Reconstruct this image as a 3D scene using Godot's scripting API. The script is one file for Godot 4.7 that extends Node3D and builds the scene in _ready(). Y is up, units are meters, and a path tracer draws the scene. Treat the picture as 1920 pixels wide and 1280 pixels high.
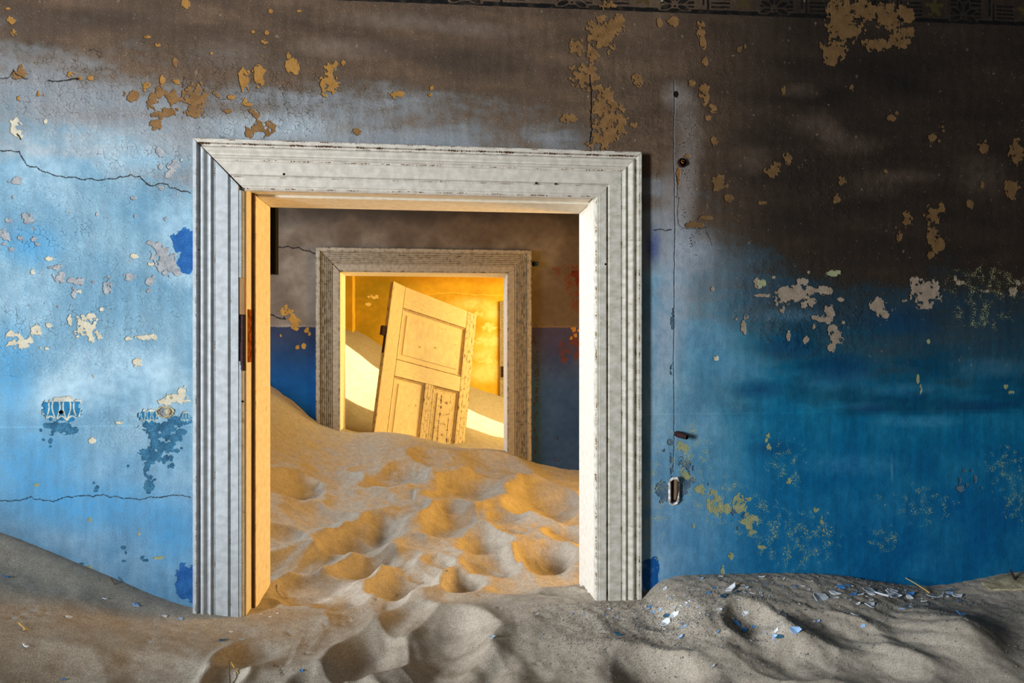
extends Node3D
# An abandoned house filled with drifted sand: a blue front room, a middle room seen through a doorway, and a
# sunlit ochre far room with a leaning door. Metres, y up, old floor level y = 0, front wall plane z = 0.

const FRONT_L := -3.2
const FRONT_R := 3.5
const FRONT_B := 5.2
const WALL_T := 0.26
const MID_Z := -2.5
const FAR_Z := -5.2
const CEIL := 3.4

func _ready():
	# ---- camera
	var cam := Camera3D.new()
	cam.name = "camera"
	cam.position = Vector3(0, 1.65, 2.3)
	cam.rotation.y = -atan(135.0 / 1250.0)
	cam.fov = rad_to_deg(2.0 * atan(640.0 / 1250.0))
	cam.near = 0.02
	cam.far = 200.0
	add_child(cam)
	# ---- sky and exposure
	var env := Environment.new()
	env.background_mode = Environment.BG_SKY
	var sm := ProceduralSkyMaterial.new()
	sm.sky_top_color = Color(0.36, 0.55, 0.86)
	sm.sky_horizon_color = Color(0.78, 0.84, 0.92)
	sm.ground_horizon_color = Color(0.72, 0.62, 0.46)
	sm.ground_bottom_color = Color(0.62, 0.52, 0.38)
	sm.energy_multiplier = 1.0
	var sky := Sky.new()
	sky.sky_material = sm
	env.sky = sky
	env.tonemap_mode = Environment.TONE_MAPPER_LINEAR
	env.tonemap_exposure = 1.0
	env.sdfgi_enabled = true
	env.ssao_enabled = true
	env.ssil_enabled = true
	var we := WorldEnvironment.new()
	we.name = "world_environment"
	we.environment = env
	add_child(we)
	# ---- low sun that comes in by the window of the far room
	var sun := DirectionalLight3D.new()
	sun.name = "sun"
	sun.light_color = Color(1.0, 0.88, 0.66)
	sun.light_energy = 6.5
	sun.light_angular_distance = 0.6
	sun.shadow_enabled = true
	sun.look_at_from_position(Vector3(10.0, 2.5, 0.0), Vector3.ZERO)
	add_child(sun)
	# ---- daylight at the windows, and an added warm light at the side doorway
	opening_light("front_window_light", Vector3(FRONT_L + 0.02, 1.85, 2.9), Vector3(1, 0, 0), Vector2(0.7, 1.3), Color(0.95, 0.975, 1.0), 40.0)
	opening_light("middle_window_light", Vector3(-2.58, 2.25, -1.4), Vector3(1, -0.25, 0), Vector2(1.0, 0.9), Color(0.92, 0.96, 1.0), 10.5)
	opening_light("added_side_light", Vector3(2.36, 1.6, -1.0), Vector3(-1, -0.1, 0.42), Vector2(0.9, 1.5), Color(1.0, 0.765, 0.38), 12.5)  # added warm light; the side room behind it is closed and unlit
	opening_light("far_window_light", Vector3(2.38, 1.85, -3.85), Vector3(-1, 0, 0), Vector2(1.6, 1.3), Color(1.0, 0.88, 0.56), 14.0)

	make_noise()
	make_materials()
	build_rooms()
	front_door_frame()
	middle_door_frame()
	far_room_things()
	leaning_door()
	build_sand()
	wall_fittings()
	sand_litter()

func opening_light(called: String, at: Vector3, towards: Vector3, size: Vector2, color: Color, energy: float) -> void:
	var l := AreaLight3D.new()
	l.name = called
	l.area_size = size
	l.light_color = color
	l.light_energy = energy
	l.area_range = 30.0
	l.area_attenuation = 2.0
	l.shadow_enabled = true
	l.look_at_from_position(at, at + towards)
	add_child(l)

# ------------------------------------------------------------------ naming
func tag(o: Node, label := "", category := "", group := "", kind := "") -> Node:
	if label != "": o.set_meta("label", label)
	if category != "": o.set_meta("category", category)
	if group != "": o.set_meta("group", group)
	if kind != "": o.set_meta("kind", kind)
	return o

var used := {}
func numbered(called: String) -> String:
	if not used.has(called):
		used[called] = 0
		return called
	used[called] += 1
	return "%s_%03d" % [called, used[called]]

func thing(called: String, label: String, category: String, at := Vector3.ZERO, group := "") -> Node3D:
	var o := Node3D.new()
	o.name = numbered(called)
	o.position = at
	add_child(o)
	tag(o, label, category, group)
	return o

# ------------------------------------------------------------------ mesh builder
class MB:
	var v := PackedVector3Array()
	var n := PackedVector3Array()
	var uv := PackedVector2Array()
	var ix := PackedInt32Array()

	# corners run counterclockwise seen from outside
	func quad(a: Vector3, b: Vector3, c: Vector3, d: Vector3, ua := Vector2.ZERO, ub := Vector2.ZERO, uc := Vector2.ZERO, ud := Vector2.ZERO) -> void:
		var nn := (c - a).cross(d - b).normalized()
		var k := v.size()
		v.append_array([a, b, c, d])
		n.append_array([nn, nn, nn, nn])
		uv.append_array([ua, ub, uc, ud])
		ix.append_array([k, k + 2, k + 1, k, k + 3, k + 2])

	func tri(a: Vector3, b: Vector3, c: Vector3) -> void:
		var nn := (b - a).cross(c - a).normalized()
		var k := v.size()
		v.append_array([a, b, c])
		n.append_array([nn, nn, nn])
		uv.append_array([Vector2(a.x, a.y), Vector2(b.x, b.y), Vector2(c.x, c.y)])
		ix.append_array([k, k + 2, k + 1])

	# a box with its edges chamfered by e; uv in metres
	func box(lo: Vector3, hi: Vector3, e := 0.0) -> void:
		var m := Vector3(e, e, e)
		var a := lo + m
		var b := hi - m
		var f := func(p: Vector3, q: Vector3, r: Vector3, s: Vector3):
			var u := (q - p).length()
			var w := (r - q).length()
			quad(p, q, r, s, Vector2(0, 0), Vector2(u, 0), Vector2(u, w), Vector2(0, w))
		f.call(Vector3(a.x, a.y, hi.z), Vector3(b.x, a.y, hi.z), Vector3(b.x, b.y, hi.z), Vector3(a.x, b.y, hi.z))
		f.call(Vector3(b.x, a.y, lo.z), Vector3(a.x, a.y, lo.z), Vector3(a.x, b.y, lo.z), Vector3(b.x, b.y, lo.z))
		f.call(Vector3(hi.x, a.y, b.z), Vector3(hi.x, a.y, a.z), Vector3(hi.x, b.y, a.z), Vector3(hi.x, b.y, b.z))
		f.call(Vector3(lo.x, a.y, a.z), Vector3(lo.x, a.y, b.z), Vector3(lo.x, b.y, b.z), Vector3(lo.x, b.y, a.z))
		f.call(Vector3(a.x, hi.y, b.z), Vector3(b.x, hi.y, b.z), Vector3(b.x, hi.y, a.z), Vector3(a.x, hi.y, a.z))
		f.call(Vector3(a.x, lo.y, a.z), Vector3(b.x, lo.y, a.z), Vector3(b.x, lo.y, b.z), Vector3(a.x, lo.y, b.z))
		if e > 0.0:
			for sx in [0, 1]:
				for sy in [0, 1]:
					edge(a, b, lo, hi, 2, sx, sy)
					edge(a, b, lo, hi, 0, sx, sy)
					edge(a, b, lo, hi, 1, sx, sy)

	func edge(a: Vector3, b: Vector3, lo: Vector3, hi: Vector3, ax: int, s: int, t: int) -> void:
		var p := (ax + 1) % 3
		var q := (ax + 2) % 3
		var v0 := Vector3.ZERO
		var v1 := Vector3.ZERO
		v0[p] = hi[p] if s else lo[p]
		v0[q] = b[q] if t else a[q]
		v1[p] = b[p] if s else a[p]
		v1[q] = hi[q] if t else lo[q]
		var c0 := v0
		var c1 := v1
		c0[ax] = a[ax]
		c1[ax] = a[ax]
		var d0 := v0
		var d1 := v1
		d0[ax] = b[ax]
		d1[ax] = b[ax]
		var out := Vector3.ZERO
		out[p] = 1.0 if s else -1.0
		out[q] = 1.0 if t else -1.0
		var ln := (d0 - c0).length()
		if (d1 - c0).cross(d0 - c1).dot(out) > 0.0:
			quad(c0, c1, d1, d0, Vector2(0, 0), Vector2(0.003, 0), Vector2(0.003, ln), Vector2(0, ln))
		else:
			quad(c1, c0, d0, d1, Vector2(0, 0), Vector2(0.003, 0), Vector2(0.003, ln), Vector2(0, ln))

	# a tube along points with one radius per point
	func tube(pts: PackedVector3Array, rad: PackedFloat32Array, sides := 10, closed := false) -> void:
		var m := pts.size()
		var k0 := v.size()
		for i in m:
			var pv := pts[(i - 1 + m) % m] if (i > 0 or closed) else pts[i]
			var nx := pts[(i + 1) % m] if (i < m - 1 or closed) else pts[i]
			var d := (nx - pv).normalized()
			var up := Vector3.UP if absf(d.y) < 0.9 else Vector3.RIGHT
			var s := d.cross(up).normalized()
			var t := s.cross(d).normalized()
			for j in sides + 1:
				var a := TAU * j / sides
				var o := s * cos(a) + t * sin(a)
				v.append(pts[i] + o * rad[i])
				n.append(o)
				uv.append(Vector2(float(j) / sides * 0.1, float(i) * 0.05))
		var rows := m if closed else m - 1
		for i in rows:
			var i2 := (i + 1) % m
			for j in sides:
				var a := k0 + i * (sides + 1) + j
				var b := a + 1
				var c := k0 + i2 * (sides + 1) + j
				var d2 := c + 1
				ix.append_array([a, b, c, b, d2, c])
		if not closed:
			for e in [0, m - 1]:
				var c0 := v.size()
				var dd: Vector3 = (pts[0] - pts[1]).normalized() if e == 0 else (pts[m - 1] - pts[m - 2]).normalized()
				v.append(pts[e])
				n.append(dd)
				uv.append(Vector2.ZERO)
				for j in sides + 1:
					v.append(v[k0 + e * (sides + 1) + j])
					n.append(dd)
					uv.append(Vector2.ZERO)
				for j in sides:
					if e == 0: ix.append_array([c0, c0 + 1 + j, c0 + 2 + j])
					else: ix.append_array([c0, c0 + 2 + j, c0 + 1 + j])

	func add_to(m: ArrayMesh, mat: Material) -> void:
		if v.is_empty(): return
		var a := []
		a.resize(Mesh.ARRAY_MAX)
		a[Mesh.ARRAY_VERTEX] = v
		a[Mesh.ARRAY_NORMAL] = n
		a[Mesh.ARRAY_TEX_UV] = uv
		a[Mesh.ARRAY_INDEX] = ix
		m.add_surface_from_arrays(Mesh.PRIMITIVE_TRIANGLES, a)
		m.surface_set_material(m.get_surface_count() - 1, mat)

	func mesh(mat: Material) -> ArrayMesh:
		var m := ArrayMesh.new()
		add_to(m, mat)
		return m

func put(called: String, b: MB, mat: Material, parent: Node = null) -> MeshInstance3D:
	return put_mesh(called, b.mesh(mat), parent)

func put_mesh(called: String, m: Mesh, parent: Node = null) -> MeshInstance3D:
	var o := MeshInstance3D.new()
	o.mesh = m
	o.name = numbered(called) if parent == null else called
	if parent == null: add_child(o)
	else: parent.add_child(o, true)
	return o

# ------------------------------------------------------------------ noise shared by the textures
const NW := 3010
const NH := 1640
var n_fine: PackedByteArray
var n_mid: PackedByteArray
var n_low: PackedByteArray
var n_cell: PackedByteArray
var n_edge: PackedByteArray

func noise_bytes(sd: int, freq: float, oct: int, kind := FastNoiseLite.TYPE_SIMPLEX, ret := 0, w := NW, h := NH) -> PackedByteArray:
	var f := FastNoiseLite.new()
	f.seed = sd
	f.noise_type = kind
	f.frequency = freq
	f.fractal_octaves = oct
	f.fractal_type = FastNoiseLite.FRACTAL_FBM if oct > 1 else FastNoiseLite.FRACTAL_NONE
	if kind == FastNoiseLite.TYPE_CELLULAR:
		f.cellular_return_type = ret
		f.domain_warp_enabled = true
		f.domain_warp_amplitude = 0.35 / freq
		f.domain_warp_frequency = freq * 1.3
		f.domain_warp_fractal_type = FastNoiseLite.DOMAIN_WARP_FRACTAL_NONE
	return f.get_image(w, h).get_data()

func make_noise() -> void:
	n_fine = noise_bytes(11, 0.22, 2)
	n_mid = noise_bytes(12, 0.032, 4)
	n_low = noise_bytes(13, 0.0055, 4)
	n_cell = noise_bytes(14, 0.15, 1, FastNoiseLite.TYPE_CELLULAR, FastNoiseLite.RETURN_CELL_VALUE)
	n_edge = noise_bytes(15, 0.10, 1, FastNoiseLite.TYPE_CELLULAR, FastNoiseLite.RETURN_DISTANCE2_SUB)

# ------------------------------------------------------------------ painted plaster walls
class Paint:
	var w: int
	var h: int
	var x0: float
	var y1: float
	var px: float
	var ox := 0
	var rgb := PackedByteArray()
	var hgt := PackedFloat32Array()
	var host

	func setup(hst, xa: float, xb: float, ya: float, yb: float, p: float) -> void:
		host = hst
		x0 = xa
		y1 = yb
		px = p
		w = int((xb - xa) / p)
		h = int((yb - ya) / p)
		ox = maxi(0, int(round((xa + 2.0) / p)))

	# opaque patches: x, y, rx, ry in metres; RUST: roughness of the outline; the colour is broken up by the noise
	func patches(list: Array, c0: Color, c1: Color, cut := 1.0, jag := 1.35, speck := 0.0) -> void:
		var nf: PackedByteArray = host.n_fine
		var nm: PackedByteArray = host.n_mid
		var nc: PackedByteArray = host.n_cell
		for k in range(0, list.size(), 4):
			var cx: float = (list[k] - x0) / px
			var cy: float = (y1 - list[k + 1]) / px
			var rx: float = maxf(list[k + 2] / px, 1.5)
			var ry: float = maxf(list[k + 3] / px, 1.5)
			for j in range(maxi(0, int(cy - ry * 1.6)), mini(h, int(cy + ry * 1.6) + 1)):
				for i in range(maxi(0, int(cx - rx * 1.6)), mini(w, int(cx + rx * 1.6) + 1)):
					var dx := (i - cx) / rx
					var dy := (j - cy) / ry
					var o: int = j * host.NW + i + ox
					var q := 1.0 - dx * dx - dy * dy + (nc[o] / 255.0 - 0.5) * jag + (nm[o] / 255.0 - 0.5) * jag * 1.5 - 0.10
					if speck > 0.0:
						q = minf(q, 0.6) * 0.5 + (nf[o] / 255.0 - 0.5) * 2.2 + (nm[o] / 255.0 - 0.5) * 1.6 - speck
					if q > 0.0:
						var p := j * w + i
						var t := clampf(nm[o] / 255.0 * 0.9 + (nf[o] / 255.0 - 0.5) * 0.7, 0.0, 1.0)
						rgb[p * 3] = int(lerpf(c0.r, c1.r, t) * 255.0)
						rgb[p * 3 + 1] = int(lerpf(c0.g, c1.g, t) * 255.0)
						rgb[p * 3 + 2] = int(lerpf(c0.b, c1.b, t) * 255.0)
						if cut > 0.0: hgt[p] = -cut + nf[o] / 255.0 * 0.35 + nm[o] / 255.0 * 0.4

	# soft stains: the colour is mixed in by amount
	func stains(list: Array, c: Color, amount: float, power := 1.5) -> void:
		var nm: PackedByteArray = host.n_mid
		var nl: PackedByteArray = host.n_low
		for k in range(0, list.size(), 4):
			var cx: float = (list[k] - x0) / px
			var cy: float = (y1 - list[k + 1]) / px
			var rx: float = list[k + 2] / px
			var ry: float = list[k + 3] / px
			for j in range(maxi(0, int(cy - ry)), mini(h, int(cy + ry) + 1)):
				for i in range(maxi(0, int(cx - rx)), mini(w, int(cx + rx) + 1)):
					var dx := (i - cx) / rx
					var dy := (j - cy) / ry
					var q := 1.0 - dx * dx - dy * dy
					if q > 0.0:
						var o: int = j * host.NW + i + ox
						var a := clampf(pow(q, power) * amount * (0.35 + nm[o] / 255.0 * 0.7 + nl[o] / 255.0 * 0.6), 0.0, 1.0)
						var p := (j * w + i) * 3
						rgb[p] = int(lerpf(rgb[p], c.r * 255.0, a))
						rgb[p + 1] = int(lerpf(rgb[p + 1], c.g * 255.0, a))
						rgb[p + 2] = int(lerpf(rgb[p + 2], c.b * 255.0, a))

	# pale specks and scuffs, mostly in the brown top of the wall
	func specks(count: int, sd: int) -> void:
		var rr := RandomNumberGenerator.new()
		rr.seed = sd
		for k in count:
			var x := x0 + rr.randf() * w * px
			var y := y1 - rr.randf() * h * px * 0.62
			var b: float = host.curve_at(host.soot_shade_line, x)
			if y < b - 0.12 and rr.randf() > 0.12: continue
			var r := rr.randf_range(0.8, 1.6) * (2.2 if rr.randf() < 0.10 else 1.0)
			var a := rr.randf_range(0.15, 0.6)
			var lo := rr.randf_range(0.6, 1.6)
			var ci := (x - x0) / px
			var cj := (y1 - y) / px
			for j in range(maxi(0, int(cj - r * lo)), mini(h, int(cj + r * lo) + 2)):
				for i in range(maxi(0, int(ci - r)), mini(w, int(ci + r) + 2)):
					var q := 1.0 - Vector2((i - ci) / r, (j - cj) / (r * lo)).length_squared()
					if q > 0.0:
						var p := j * w + i
						var am := a * sqrt(q)
						rgb[p * 3] = int(lerpf(rgb[p * 3], 150.0, am))
						rgb[p * 3 + 1] = int(lerpf(rgb[p * 3 + 1], 132.0, am))
						rgb[p * 3 + 2] = int(lerpf(rgb[p * 3 + 2], 112.0, am))
						hgt[p] += 0.5 * am

	# fine net of cracks in the paint
	func crazing(list: Array, amount: float) -> void:
		var ne: PackedByteArray = host.n_edge
		var nm: PackedByteArray = host.n_mid
		for k in range(0, list.size(), 4):
			var cx: float = (list[k] - x0) / px
			var cy: float = (y1 - list[k + 1]) / px
			var rx: float = list[k + 2] / px
			var ry: float = list[k + 3] / px
			for j in range(maxi(0, int(cy - ry)), mini(h, int(cy + ry) + 1)):
				for i in range(maxi(0, int(cx - rx)), mini(w, int(cx + rx) + 1)):
					var dx := (i - cx) / rx
					var dy := (j - cy) / ry
					var q := 1.0 - dx * dx - dy * dy
					var o: int = j * host.NW + i + ox
					if q > 0.0 and nm[o] / 255.0 + q * 0.4 > 0.66:
						var p := j * w + i
						var e := ne[o] / 255.0
						hgt[p] += clampf(e * 2.2, 0.0, 0.22)
						if e < 0.04 and nm[o] > 128:
							hgt[p] -= 0.4 * amount
							for c in 3: rgb[p * 3 + c] = int(rgb[p * 3 + c] * (1.0 - 0.30 * amount))

	func crack(pts: Array, width: float, c: Color, wob := 1.0) -> void:
		var rr := RandomNumberGenerator.new()
		rr.seed = 77 + pts.size()
		var drift := 0.0
		for s in pts.size() - 1:
			var a := Vector2((pts[s].x - x0) / px, (y1 - pts[s].y) / px)
			var b := Vector2((pts[s + 1].x - x0) / px, (y1 - pts[s + 1].y) / px)
			var steps := int(a.distance_to(b)) + 1
			var nrm := (b - a).orthogonal().normalized()
			for q in steps:
				drift = clampf(drift + rr.randf_range(-0.8, 0.8) * wob, -4.0 * wob, 4.0 * wob) * 0.985
				var at := a.lerp(b, float(q) / steps) + nrm * (drift * sin(PI * q / steps) + (rr.randf() - 0.5) * 0.9 * wob)
				var hw := width / px * 0.5 * rr.randf_range(0.5, 1.5)
				for j in range(int(at.y - hw - 1), int(at.y + hw + 2)):
					for i in range(int(at.x - hw - 1), int(at.x + hw + 2)):
						if i < 0 or j < 0 or i >= w or j >= h: continue
						var cov := clampf(hw + 0.5 - Vector2(i - at.x, j - at.y).length(), 0.0, 1.0)
						if cov > 0.0:
							var p := j * w + i
							rgb[p * 3] = int(lerpf(rgb[p * 3], c.r * 255.0, cov))
							rgb[p * 3 + 1] = int(lerpf(rgb[p * 3 + 1], c.g * 255.0, cov))
							rgb[p * 3 + 2] = int(lerpf(rgb[p * 3 + 2], c.b * 255.0, cov))
							hgt[p] -= 0.9 * cov

	func material(rough: float, relief: float) -> StandardMaterial3D:
		var m := StandardMaterial3D.new()
		m.albedo_texture = ImageTexture.create_from_image(Image.create_from_data(w, h, false, Image.FORMAT_RGB8, rgb))
		m.heightmap_enabled = true
		m.heightmap_texture = ImageTexture.create_from_image(Image.create_from_data(w, h, false, Image.FORMAT_RF, hgt.to_byte_array()))
		m.heightmap_scale = relief
		m.roughness = rough
		m.metallic_specular = 0.3
		m.texture_repeat = false
		return m

	func uvof(x: float, y: float) -> Vector2:
		return Vector2((x - x0) / (w * px), (y1 - y) / (h * px))

func curve_at(pts: Array, x: float) -> float:
	if x <= pts[0].x: return pts[0].y
	for i in pts.size() - 1:
		if x <= pts[i + 1].x:
			var t: float = (x - pts[i].x) / (pts[i + 1].x - pts[i].x)
			return lerpf(pts[i].y, pts[i + 1].y, t * t * (3.0 - 2.0 * t))
	return pts[-1].y

# where the brown upper half, soot mixed with painted shade, gives way to the blue, along x
var soot_shade_line := [Vector2(-1.402, 2.445), Vector2(-1.079, 2.388), Vector2(-0.746, 2.317), Vector2(-0.225, 2.311), Vector2(0.323, 2.244), Vector2(0.763, 2.048), Vector2(0.94, 1.908), Vector2(1.201, 1.776), Vector2(1.509, 1.699), Vector2(1.827, 1.68), Vector2(2.197, 1.68)]
var bands := []

func front_rows(p: Paint, first: int, last: int) -> Array:
	var rgb := PackedByteArray()
	var hgt := PackedFloat32Array()
	rgb.resize((last - first) * p.w * 3)
	hgt.resize((last - first) * p.w)
	var bnd := PackedFloat32Array()
	var deep := PackedFloat32Array()
	var wid := PackedFloat32Array()
	for i in p.w:
		var x := p.x0 + (i + 0.5) * p.px
		bnd.append(curve_at(soot_shade_line, x))
		deep.append(smoothstep(0.72, 1.35, x))
		wid.append(lerpf(0.26, 0.26, smoothstep(-0.5, 1.2, x)))
	var at := 0
	for j in range(first, last):
		var y := p.y1 - (j + 0.5) * p.px
		var low := smoothstep(1.5, 0.9, y)
		for i in p.w:
			var o := j * NW + i + p.ox
			var nl := n_low[o] / 255.0
			var nm := n_mid[o] / 255.0
			var nf := n_fine[o] / 255.0
			var nv := n_mid[(j >> 3) * NW + i + p.ox] / 255.0
			var nb := n_low[((j * 2) % NH) * NW + ((i + p.ox) >> 1)] / 255.0
			var t := clampf((y - bnd[i]) / wid[i] * 0.5 + 0.5 + (nb - 0.5) * 0.42 + (nm - 0.5) * 0.16, 0.0, 1.0)
			t = t * t * (3.0 - 2.0 * t)
			var d := deep[i]
			# blue distemper: chalky at one end, deeper and darker toward the right
			var wear := clampf((nl - 0.45) * 1.9 + (nm - 0.5) * 0.3, -0.5, 0.8)
			var lip := (smoothstep(1.36, 1.40, y) * smoothstep(2.0, 1.75, y) * clampf(0.7 - (nb - 0.45) * 2.6, 0.0, 1.0)) * d
			var r := lerpf(110.0, 3.0, d) + wear * 20.0 - low * 12.0 * (1.0 - d)
			var g := lerpf(146.0, 98.0, d) + wear * 14.0 - low * 6.0 - lip * 26.0
			var b := lerpf(166.0, 134.0, d) + wear * 9.0 + low * 4.0 - lip * 34.0
			var grey := 4.0 * t * (1.0 - t) * (1.0 - d * 0.35) * 0.75
			var k := 0.83 + nm * 0.07 + nv * 0.12 + nf * 0.14
			var sr := lerpf(80.0, 39.0, d) * (0.80 + nb * 0.36)  # soot tone, with the falloff of light to the right painted in
			r = lerpf(r, sr * 1.06, t)
			g = lerpf(g, sr * 0.85, t)
			b = lerpf(b, sr * 0.67, t)
			r = lerpf(r, lerpf(134.0, 46.0, d), grey)
			g = lerpf(g, lerpf(136.0, 58.0, d), grey)
			b = lerpf(b, lerpf(140.0, 72.0, d), grey)
			r *= k
			g *= k
			b *= k
			if t > 0.3 and nf > 0.78 and nm > 0.45:
				var s := (nf - 0.78) * lerpf(260.0, 180.0, d) * t
				r += s
				g += s * 0.92
				b += s * 0.84
			rgb[at * 3] = clampi(int(r), 0, 255)
			rgb[at * 3 + 1] = clampi(int(g), 0, 255)
			rgb[at * 3 + 2] = clampi(int(b), 0, 255)
			hgt[at] = nf * 0.22 + nm * 0.5 + nv * 0.35
			at += 1
	return [rgb, hgt]

func middle_rows(p: Paint, first: int, last: int) -> Array:
	var rgb := PackedByteArray()
	var hgt := PackedFloat32Array()
	rgb.resize((last - first) * p.w * 3)
	hgt.resize((last - first) * p.w)
	var at := 0
	for j in range(first, last):
		var y := p.y1 - (j + 0.5) * p.px
		for i in p.w:
			var x := p.x0 + (i + 0.5) * p.px
			var o := j * NW + i
			var nl := n_low[o] / 255.0
			var nm := n_mid[o] / 255.0
			var nf := n_fine[o] / 255.0
			var k := 0.86 + nm * 0.12 + nf * 0.12
			var r := 88.0
			var g := 75.0
			var b := 63.0
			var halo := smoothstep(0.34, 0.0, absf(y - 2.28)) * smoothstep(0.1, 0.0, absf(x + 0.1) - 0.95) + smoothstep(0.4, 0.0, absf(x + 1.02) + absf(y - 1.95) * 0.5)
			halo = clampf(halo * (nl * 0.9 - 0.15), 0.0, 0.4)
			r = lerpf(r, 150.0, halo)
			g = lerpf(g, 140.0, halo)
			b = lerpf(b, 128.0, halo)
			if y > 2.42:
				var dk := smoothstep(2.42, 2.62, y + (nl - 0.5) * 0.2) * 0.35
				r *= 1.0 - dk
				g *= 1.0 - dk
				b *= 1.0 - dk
			if y < 1.751 + (nm - 0.5) * 0.008:
				var dn := smoothstep(1.75, 1.25, y)
				var rt := smoothstep(-0.2, 0.5, x)
				r = lerpf(lerpf(30.0, 3.0, dn), lerpf(60.0, 40.0, dn), rt)
				g = lerpf(lerpf(38.0, 76.0, dn), lerpf(58.0, 70.0, dn), rt)
				b = lerpf(lerpf(60.0, 134.0, dn), lerpf(90.0, 122.0, dn), rt)
				r += (nl - 0.5) * 18.0
				g += (nl - 0.5) * 16.0
				b += (nl - 0.5) * 14.0
			elif y < 1.765: k *= 1.12
			rgb[at * 3] = clampi(int(r * k), 0, 255)
			rgb[at * 3 + 1] = clampi(int(g * k), 0, 255)
			rgb[at * 3 + 2] = clampi(int(b * k), 0, 255)
			hgt[at] = nf * 0.3 + nm * 0.8
			at += 1
	return [rgb, hgt]

func far_rows(p: Paint, first: int, last: int) -> Array:
	var rgb := PackedByteArray()
	var hgt := PackedFloat32Array()
	rgb.resize((last - first) * p.w * 3)
	hgt.resize((last - first) * p.w)
	var at := 0
	for j in range(first, last):
		for i in p.w:
			var o := j * NW + i
			var k := 0.86 + n_low[o] / 255.0 * 0.16 + n_mid[o] / 255.0 * 0.08 + n_fine[o] / 255.0 * 0.06
			rgb[at * 3] = clampi(int(209.0 * k), 0, 255)
			rgb[at * 3 + 1] = clampi(int(167.0 * k), 0, 255)
			rgb[at * 3 + 2] = clampi(int(54.0 * k), 0, 255)
			hgt[at] = n_mid[o] / 255.0
			at += 1
	return [rgb, hgt]

func fill(p: Paint, rows: Callable) -> void:
	bands.clear()
	bands.resize(8)
	var work := func(n: int):
		bands[n] = rows.call(p, p.h * n / 8, p.h * (n + 1) / 8)
	var id := WorkerThreadPool.add_group_task(work, 8)
	WorkerThreadPool.wait_for_group_task_completion(id)
	for q in bands:
		p.rgb.append_array(q[0])
		p.hgt.append_array(q[1])

# the stencilled border under the ceiling: a black line with bars, combs, leaves and blossoms
func frieze(p: Paint) -> void:
	for i in p.w:
		var x := p.x0 + (i + 0.5) * p.px
		var yb := 2.8078 + 0.0168 * x if x < 1.9 else 2.8397 + 0.016 * (x - 1.9)
		var u := fposmod(x - 0.952, 0.372)
		var j0 := maxi(0, int((p.y1 - yb - 0.19) / p.px))
		var j1 := mini(p.h, int((p.y1 - yb) / p.px) + 1)
		for j in range(j0, j1):
			var v := p.y1 - (j + 0.5) * p.px - yb
			var o := j * NW + i + p.ox
			var q := (j * p.w + i) * 3
			var ink := 0.0
			var bloom := 0.0
			if v < 0.014: ink = 1.0
			if v > 0.17: ink = 1.0
			if u < 0.007 and v < 0.075: ink = 1.0
			if u > 0.016 and u < 0.085 and v > 0.022 and v < 0.078 and fposmod(v - 0.022, 0.0145) < 0.0065: ink = 1.0
			if u > 0.355 and u < 0.362 and v > 0.03 and v < 0.11: ink = 1.0
			if u > 0.17 and u < 0.355 and v > 0.10 and v < 0.107: ink = 1.0
			# leaf spray: dark field with pale outlines
			var lu := u - 0.262
			var lv := v - 0.035
			if absf(lu) < 0.075 and v > 0.006 and v < 0.125:
				if v > 0.02 and fposmod(v, 0.016) < 0.010 and absf(lu) < 0.062: ink = 1.0
				for q2 in 6:
					var an := -0.35 + q2 * 0.76
					var c2 := Vector2(lu + 0.01, lv + 0.006) - Vector2(cos(an), sin(an)) * 0.034
					c2 = c2.rotated(-an)
					var e2 := c2.x * c2.x / 0.00042 + c2.y * c2.y / 0.00007
					if e2 < 1.0: ink = 1.0
					elif e2 < 2.1: ink = 0.0
			var bu := u - 0.135
			var bv := v - 0.055
			if sqrt(bu * bu + bv * bv) < 0.034 * (0.8 + 0.35 * sin(atan2(bv, bu) * 5.0)) : bloom = 1.0
			ink *= clampf(0.35 + n_mid[o] / 255.0 * 1.1, 0.0, 1.0)
			if ink > 0.0:
				for c in 3: p.rgb[q + c] = int(lerpf(p.rgb[q + c], 8.0, ink * 0.93))
			elif bloom > 0.0 and n_cell[o] > 60:
				p.rgb[q] = int(lerpf(p.rgb[q], 66.0, 0.7))
				p.rgb[q + 1] = int(lerpf(p.rgb[q + 1], 56.0, 0.7))
				p.rgb[q + 2] = int(lerpf(p.rgb[q + 2], 22.0, 0.7))

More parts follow.
